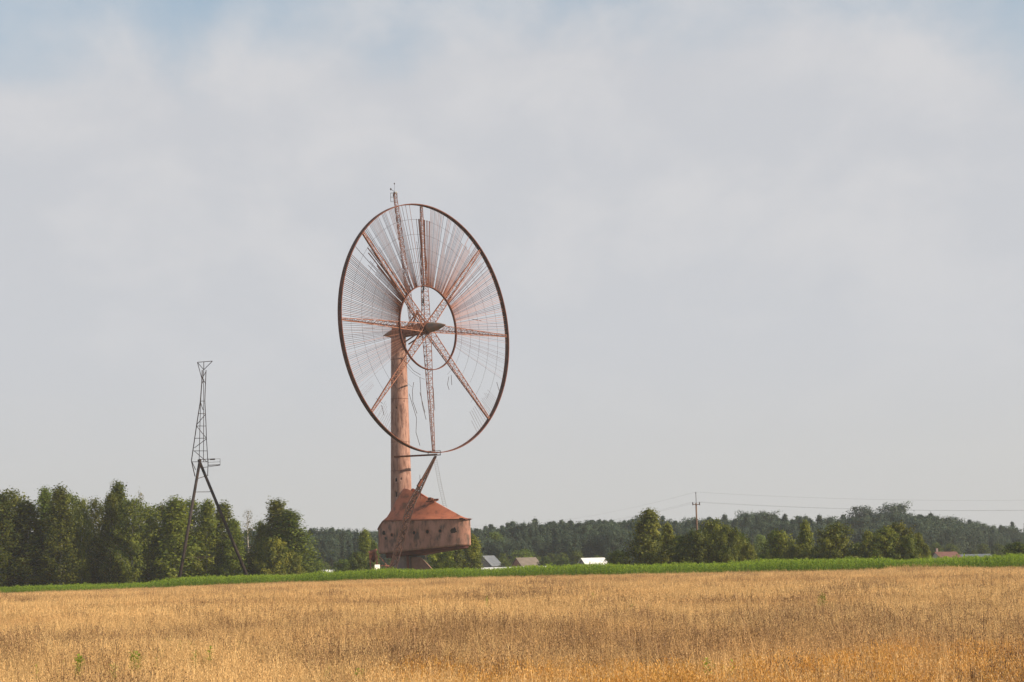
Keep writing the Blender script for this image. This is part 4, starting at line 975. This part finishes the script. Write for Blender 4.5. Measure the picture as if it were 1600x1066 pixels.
# ------------------------------------------------------------------ oat field
def tuft(kind, seed, rad, ns, wmul, nsp):
    """a tuft of stems: stem, a dry leaf, and a head of small grains"""
    r = np.random.default_rng(seed); V = []; F = []; tn = []
    def quad(a, b, c, d, t): k = len(V); V.extend((a, b, c, d)); F.append((k, k + 1, k + 2, k + 3)); tn.extend((t,) * 4)
    for i in range(ns):
        a = r.uniform(0, 6.283); q = rad * r.uniform(0, 1) ** .7; base = np.array([q * math.cos(a), q * math.sin(a), 0.0])
        h = {'straw': r.normal(.84, .16), 'oat': r.normal(.80, .09), 'brown': r.normal(.86, .18)}[kind]
        la = r.uniform(0, 6.283); ln = abs(r.normal(0, .22)) * h; lean = np.array([math.cos(la) * ln, math.sin(la) * ln, 0])
        th = r.uniform(0, 3.14); sv = np.array([math.cos(th), math.sin(th), 0]) * .5; t = r.uniform(0, 1); w = {'straw': .006, 'oat': .007, 'brown': .008}[kind] * wmul
        p0 = base; p1 = base + lean * .35 + np.array([0, 0, h * .55]); p2 = base + lean + np.array([0, 0, h])
        quad(p0 - sv * w, p0 + sv * w, p1 + sv * w, p1 - sv * w, t); quad(p1 - sv * w, p1 + sv * w, p2 + sv * w * .5, p2 - sv * w * .5, t)
        if r.random() < .7:
            da = r.uniform(0, 6.283); dd = np.array([math.cos(da), math.sin(da), 0]); pz = p0 + (p1 - p0) * r.uniform(.4, 1.0); lw = np.array([-dd[1], dd[0], 0]) * .006 * wmul
            tip = pz + dd * r.uniform(.10, .22) + np.array([0, 0, r.uniform(-.05, .16)]); quad(pz - lw, pz + lw, tip + lw * .2, tip - lw * .2, t * .8)
        for j in range(nsp):
            k = r.uniform(.72, 1.02); c = p1 + (p2 - p1) * ((k - .55) / .45)
            sprd = {'straw': .045, 'oat': .055, 'brown': .03}[kind]
            c = c + np.array([r.normal(0, sprd), r.normal(0, sprd), r.normal(-.01, .02)]); g = {'straw': (.010, .026), 'oat': (.014, .030), 'brown': (.016, .024)}[kind]
            gw, gl = g[0] * wmul, g[1] * (wmul ** .7) * r.uniform(.8, 1.3); b_ = r.uniform(0, 6.283); s2 = np.array([math.cos(b_), math.sin(b_), 0]); tl = np.array([r.normal(0, .35), r.normal(0, .35), -1.0])
            quad(c, c + tl * gl * .5 + s2 * gw * .5, c + tl * gl, c + tl * gl * .5 - s2 * gw * .5, min(1, max(0, t * .6 + r.uniform(0, .45))))
    mat = {'straw': STRAW, 'oat': OATS, 'brown': BROWN}[kind]
    return raw_mesh(kind + '_tuft', np.array(V), np.array(F), mat, tn)
def vnoise(x, y, s, seed):
    r = np.random.default_rng(seed); G = r.uniform(0, 1, (256, 256)); u = x / s + 100.3; v = y / s + 57.7
    i, j = np.floor(u).astype(int), np.floor(v).astype(int); fu, fv = sst(u - i), sst(v - j)
    g = lambda a, b: G[a % 256, b % 256]
    return (g(i, j) * (1 - fu) + g(i + 1, j) * fu) * (1 - fv) + (g(i, j + 1) * (1 - fu) + g(i + 1, j + 1) * fu) * fv
near = {k: [tuft(k, 40 * a + b, .40, 64, 1.0 if k != 'oat' else 1.15, {'straw': 9, 'oat': 12, 'brown': 10}[k]) for b in range(6)] for a, k in enumerate(('straw', 'oat', 'brown'))}
far = {k: [tuft(k, 400 + 40 * a + b, 1.0, 190, 2.1, 5) for b in range(5)] for a, k in enumerate(('straw', 'brown'))}
def scatter_area(d0, d1, spacing):
    out = []
    for d in np.arange(d0, d1, spacing):
        hw = .30 * d + 4; x = np.arange(-hw, hw, spacing); out.append(np.c_[x + RNG.uniform(-.5, .5, len(x)) * spacing, np.full(len(x), d) + RNG.uniform(-.5, .5, len(x)) * spacing])
    return np.concatenate(out)
def fieldkind(p):
    x, y = p[:, 0], p[:, 1]; n1 = .6 * vnoise(x, y, 5.5, 1) + .4 * vnoise(x, y, 1.9, 2); n2 = .6 * vnoise(x, y, 4, 3) + .4 * vnoise(x, y, 1.2, 4)
    # ripe oats stand nearest, more of them to the right; brown weeds in patches a little further out
    golden = (y + (n2 - .5) * 9 < 36.0 + .55 * np.clip(x, -6, 9)) & (x > -1.5 + (n2 - .5) * 7)
    wt = np.exp(-((y - 47) / 17) ** 2) * .20 + .0; brown = (n1 + wt + RNG.uniform(-.10, .10, len(x)) > .64)
    k = np.zeros(len(x), int); k[brown & (RNG.uniform(0, 1, len(x)) < .42)] = 2; k[golden & (RNG.uniform(0, 1, len(x)) < .66)] = 1
    return k
P_near = scatter_area(27, 78, .40); K_near = fieldkind(P_near)
P_far = np.concatenate([scatter_area(76, 150, .95), scatter_area(150, 345, 1.15)]); P_far = P_far[P_far[:, 1] < corn_front(P_far[:, 0]) + .5]; K_far = fieldkind(P_far); K_far[K_far == 1] = 0
def put(name, P, srcs, label, cat, base=1.0, hump=False):
    n_ = len(P); Z = ground_z(P[:, 0], P[:, 1]) + .05; s = RNG.normal(base, .10, n_) * (.86 + .26 * (.5 * vnoise(P[:, 0], P[:, 1], 6, 9) + .5 * vnoise(P[:, 0], P[:, 1], 1.6, 12)))
    if hump: s *= 1 + .30 * np.exp(-((P[:, 0] - 47.5) / 4.5) ** 2) * (P[:, 1] > corn_front(P[:, 0]) - 7)
    gn_scatter(name, np.c_[P, Z], RNG.uniform(0, 6.28, n_), s, RNG.integers(0, len(srcs), n_), srcs, label, cat)
put('dry_grass', P_near[K_near == 0], near['straw'], 'near dry tan grass and oat stems of the field', 'grass')
put('ripe_oat_crop', P_near[K_near == 1], near['oat'], 'golden orange ripe oats along the lower right edge', 'oats', .98)
put('brown_weeds', P_near[K_near == 2], near['brown'], 'dark brown seeded weeds in patches across the near field', 'weeds', 1.02)
put('far_dry_grass', P_far[K_far == 0], far['straw'], 'far dry tan grass of the field up to the maize', 'grass', 1.0, True)
put('far_brown_weeds', P_far[K_far == 2], far['brown'], 'brownish weed patches further out in the field', 'weeds')

# ---- single green weeds standing in the field
def weed(x, y0, y1, label, spread, nst, seed):
    hz = HZ - math.tan(ROLL) * (x - 800); d = 1.9 * FP / (y1 - hz); P = pix(x, y1, d); P.z = gz(P.x, d); top = pix(x, y0, d).z - P.z; r = random.Random(seed)
    root = empty('green_weed', P, label, 'weed', 'green weeds in the dry field')
    for s in range(nst):
        a = r.uniform(0, 6.28); ln = r.uniform(0, spread); H = top * r.uniform(.75, 1.0) if s else top; o = Vector((math.cos(a) * ln, math.sin(a) * ln, 0)); mb = MB()
        mb.tube([o * .4, o * .8 + Vector((0, 0, H * .5)), o + Vector((0, 0, H))], [.010, .008, .004], 5); st = mb.build('stem', WEED_G, root)
        V = []; F = []; tn = []
        for i in range(54):
            k = .18 + .8 * i / 53; c = o * (.4 + .6 * k) + Vector((0, 0, H * k)); b = i * 2.4; dd = Vector((math.cos(b), math.sin(b), r.uniform(.2, .9))).normalized(); l_ = (.24 - .14 * k) * r.uniform(.8, 1.3); sd = Vector((-math.sin(b), math.cos(b), 0)) * l_ * .26; q = len(V); t = r.uniform(0, 1)
            V += [c, c + dd * l_ * .5 + sd, c + dd * l_ - Vector((0, 0, .02)), c + dd * l_ * .5 - sd]; F.append((q, q + 1, q + 2, q + 3)); tn += [t] * 4
        link('foliage', raw_mesh('foliage', np.array([tuple(v) for v in V]), np.array(F), WEED_G, tn), root)
for i, (x, y0, y1, sp_, ns_, lb_) in enumerate(((1285, 925, 955, .12, 4, 'brightest green weed standing alone right of centre in the field'), (762, 931, 952, .08, 2, 'thin green weed in the far field right of the turbine'),
    (925, 925, 940, .1, 2, 'small green weed far out near the field middle'), (985, 944, 960, .12, 2, 'faint green weed below the conical birch'), (214, 1016, 1050, .16, 4, 'tallest green weed at the lower left'),
    (124, 1024, 1062, .14, 4, 'green weed nearest the lower left corner'), (312, 1012, 1042, .22, 4, 'bushy green weed right of the tallest lower-left one'), (254, 1013, 1030, .10, 2, 'small green weed between the two lower-left ones'),
    (186, 1036, 1064, .14, 3, 'low yellow-green weed at the bottom edge left'), (1104, 1030, 1060, .12, 3, 'green weed at the bottom edge right of centre'), (562, 1046, 1066, .1, 2, 'short green weed at the bottom edge left of centre'))):
    weed(x, y0, y1, lb_, sp_, ns_, 900 + i)

# ---- small green weeds in loose drifts, too many to count
def sprig(seed):
    r = random.Random(seed); V = []; F = []; tn = []
    for st in range(3):
        o = Vector((r.gauss(0, .06), r.gauss(0, .06), 0)); H = r.uniform(.75, 1.08); t = r.uniform(0, 1)
        for i in range(26):
            k = .35 + .65 * i / 25; c = o + Vector((0, 0, H * k)); b = i * 2.4; dd = Vector((math.cos(b), math.sin(b), r.uniform(.3, 1.2))).normalized(); l_ = (.16 - .09 * k) * r.uniform(.7, 1.3); sd = Vector((-math.sin(b), math.cos(b), 0)) * l_ * .16; q = len(V)
            V += [c, c + dd * l_ * .5 + sd, c + dd * l_, c + dd * l_ * .5 - sd]; F.append((q, q + 1, q + 2, q + 3)); tn += [r.uniform(0, 1)] * 4
        q = len(V); V += [o + Vector((-.006, 0, 0)), o + Vector((.006, 0, 0)), o + Vector((.003, 0, H)), o + Vector((-.003, 0, H))]; F.append((q, q + 1, q + 2, q + 3)); tn += [t] * 4
    return raw_mesh('sprig', np.array([tuple(v) for v in V]), np.array(F), WEED_G, tn)
pts = []; rw = random.Random(31)
for (x, y, n, sx, sy) in ((120, 1050, 9, 22, 9), (200, 1045, 12, 26, 10), (300, 1030, 9, 26, 10), (250, 1000, 4, 60, 14), (560, 1058, 5, 30, 6), (930, 948, 5, 26, 7), (1000, 958, 5, 22, 6), (770, 958, 3, 12, 6), (1110, 1052, 4, 18, 6), (1530, 945, 3, 20, 6), (1290, 960, 3, 10, 5)):
    for _ in range(n):
        xx = rw.gauss(x, sx); yy = rw.gauss(y, sy); d = 1.95 * FP / max(40, yy - (HZ - math.tan(ROLL) * (xx - 800))); P = pix(xx, yy, d); pts.append((P.x, P.y, gz(P.x, P.y)))
gn_scatter('green_sprigs', pts, [rw.uniform(0, 6.28) for _ in pts], [rw.uniform(.85, 1.12) for _ in pts], [rw.randrange(5) for _ in pts], [sprig(i) for i in range(5)], 'thin yellow-green weed sprigs scattered through the dry field', 'weeds')

# ------------------------------------------------------------------ haze
HD = 0.00013
mb = MB(); x0, x1, y0, y1, z0, z1 = -620, 620, -60, 1400, -3, 76
mb.add([(x0, y0, z0), (x1, y0, z0), (x1, y1, z0), (x0, y1, z0), (x0, y0, z1), (x1, y0, z1), (x1, y1, z1), (x0, y1, z1)], [(3, 2, 1, 0), (4, 5, 6, 7), (0, 1, 5, 4), (1, 2, 6, 5), (2, 3, 7, 6), (3, 0, 4, 7)])
hm = bpy.data.materials.new('haze_air'); hm.use_nodes = True; t = hm.node_tree; t.nodes.clear()
pv = t.nodes.new('ShaderNodeVolumePrincipled'); pv.inputs['Color'].default_value = (.86, .92, 1.0, 1); pv.inputs['Density'].default_value = HD; pv.inputs['Anisotropy'].default_value = 0.2
oo = t.nodes.new('ShaderNodeOutputMaterial'); L(t, pv.outputs[0], oo.inputs['Volume'])
hz_o = mb.build('haze', hm); setp(hz_o, 'thin pale summer haze over the whole countryside', 'haze', None, 'stuff')
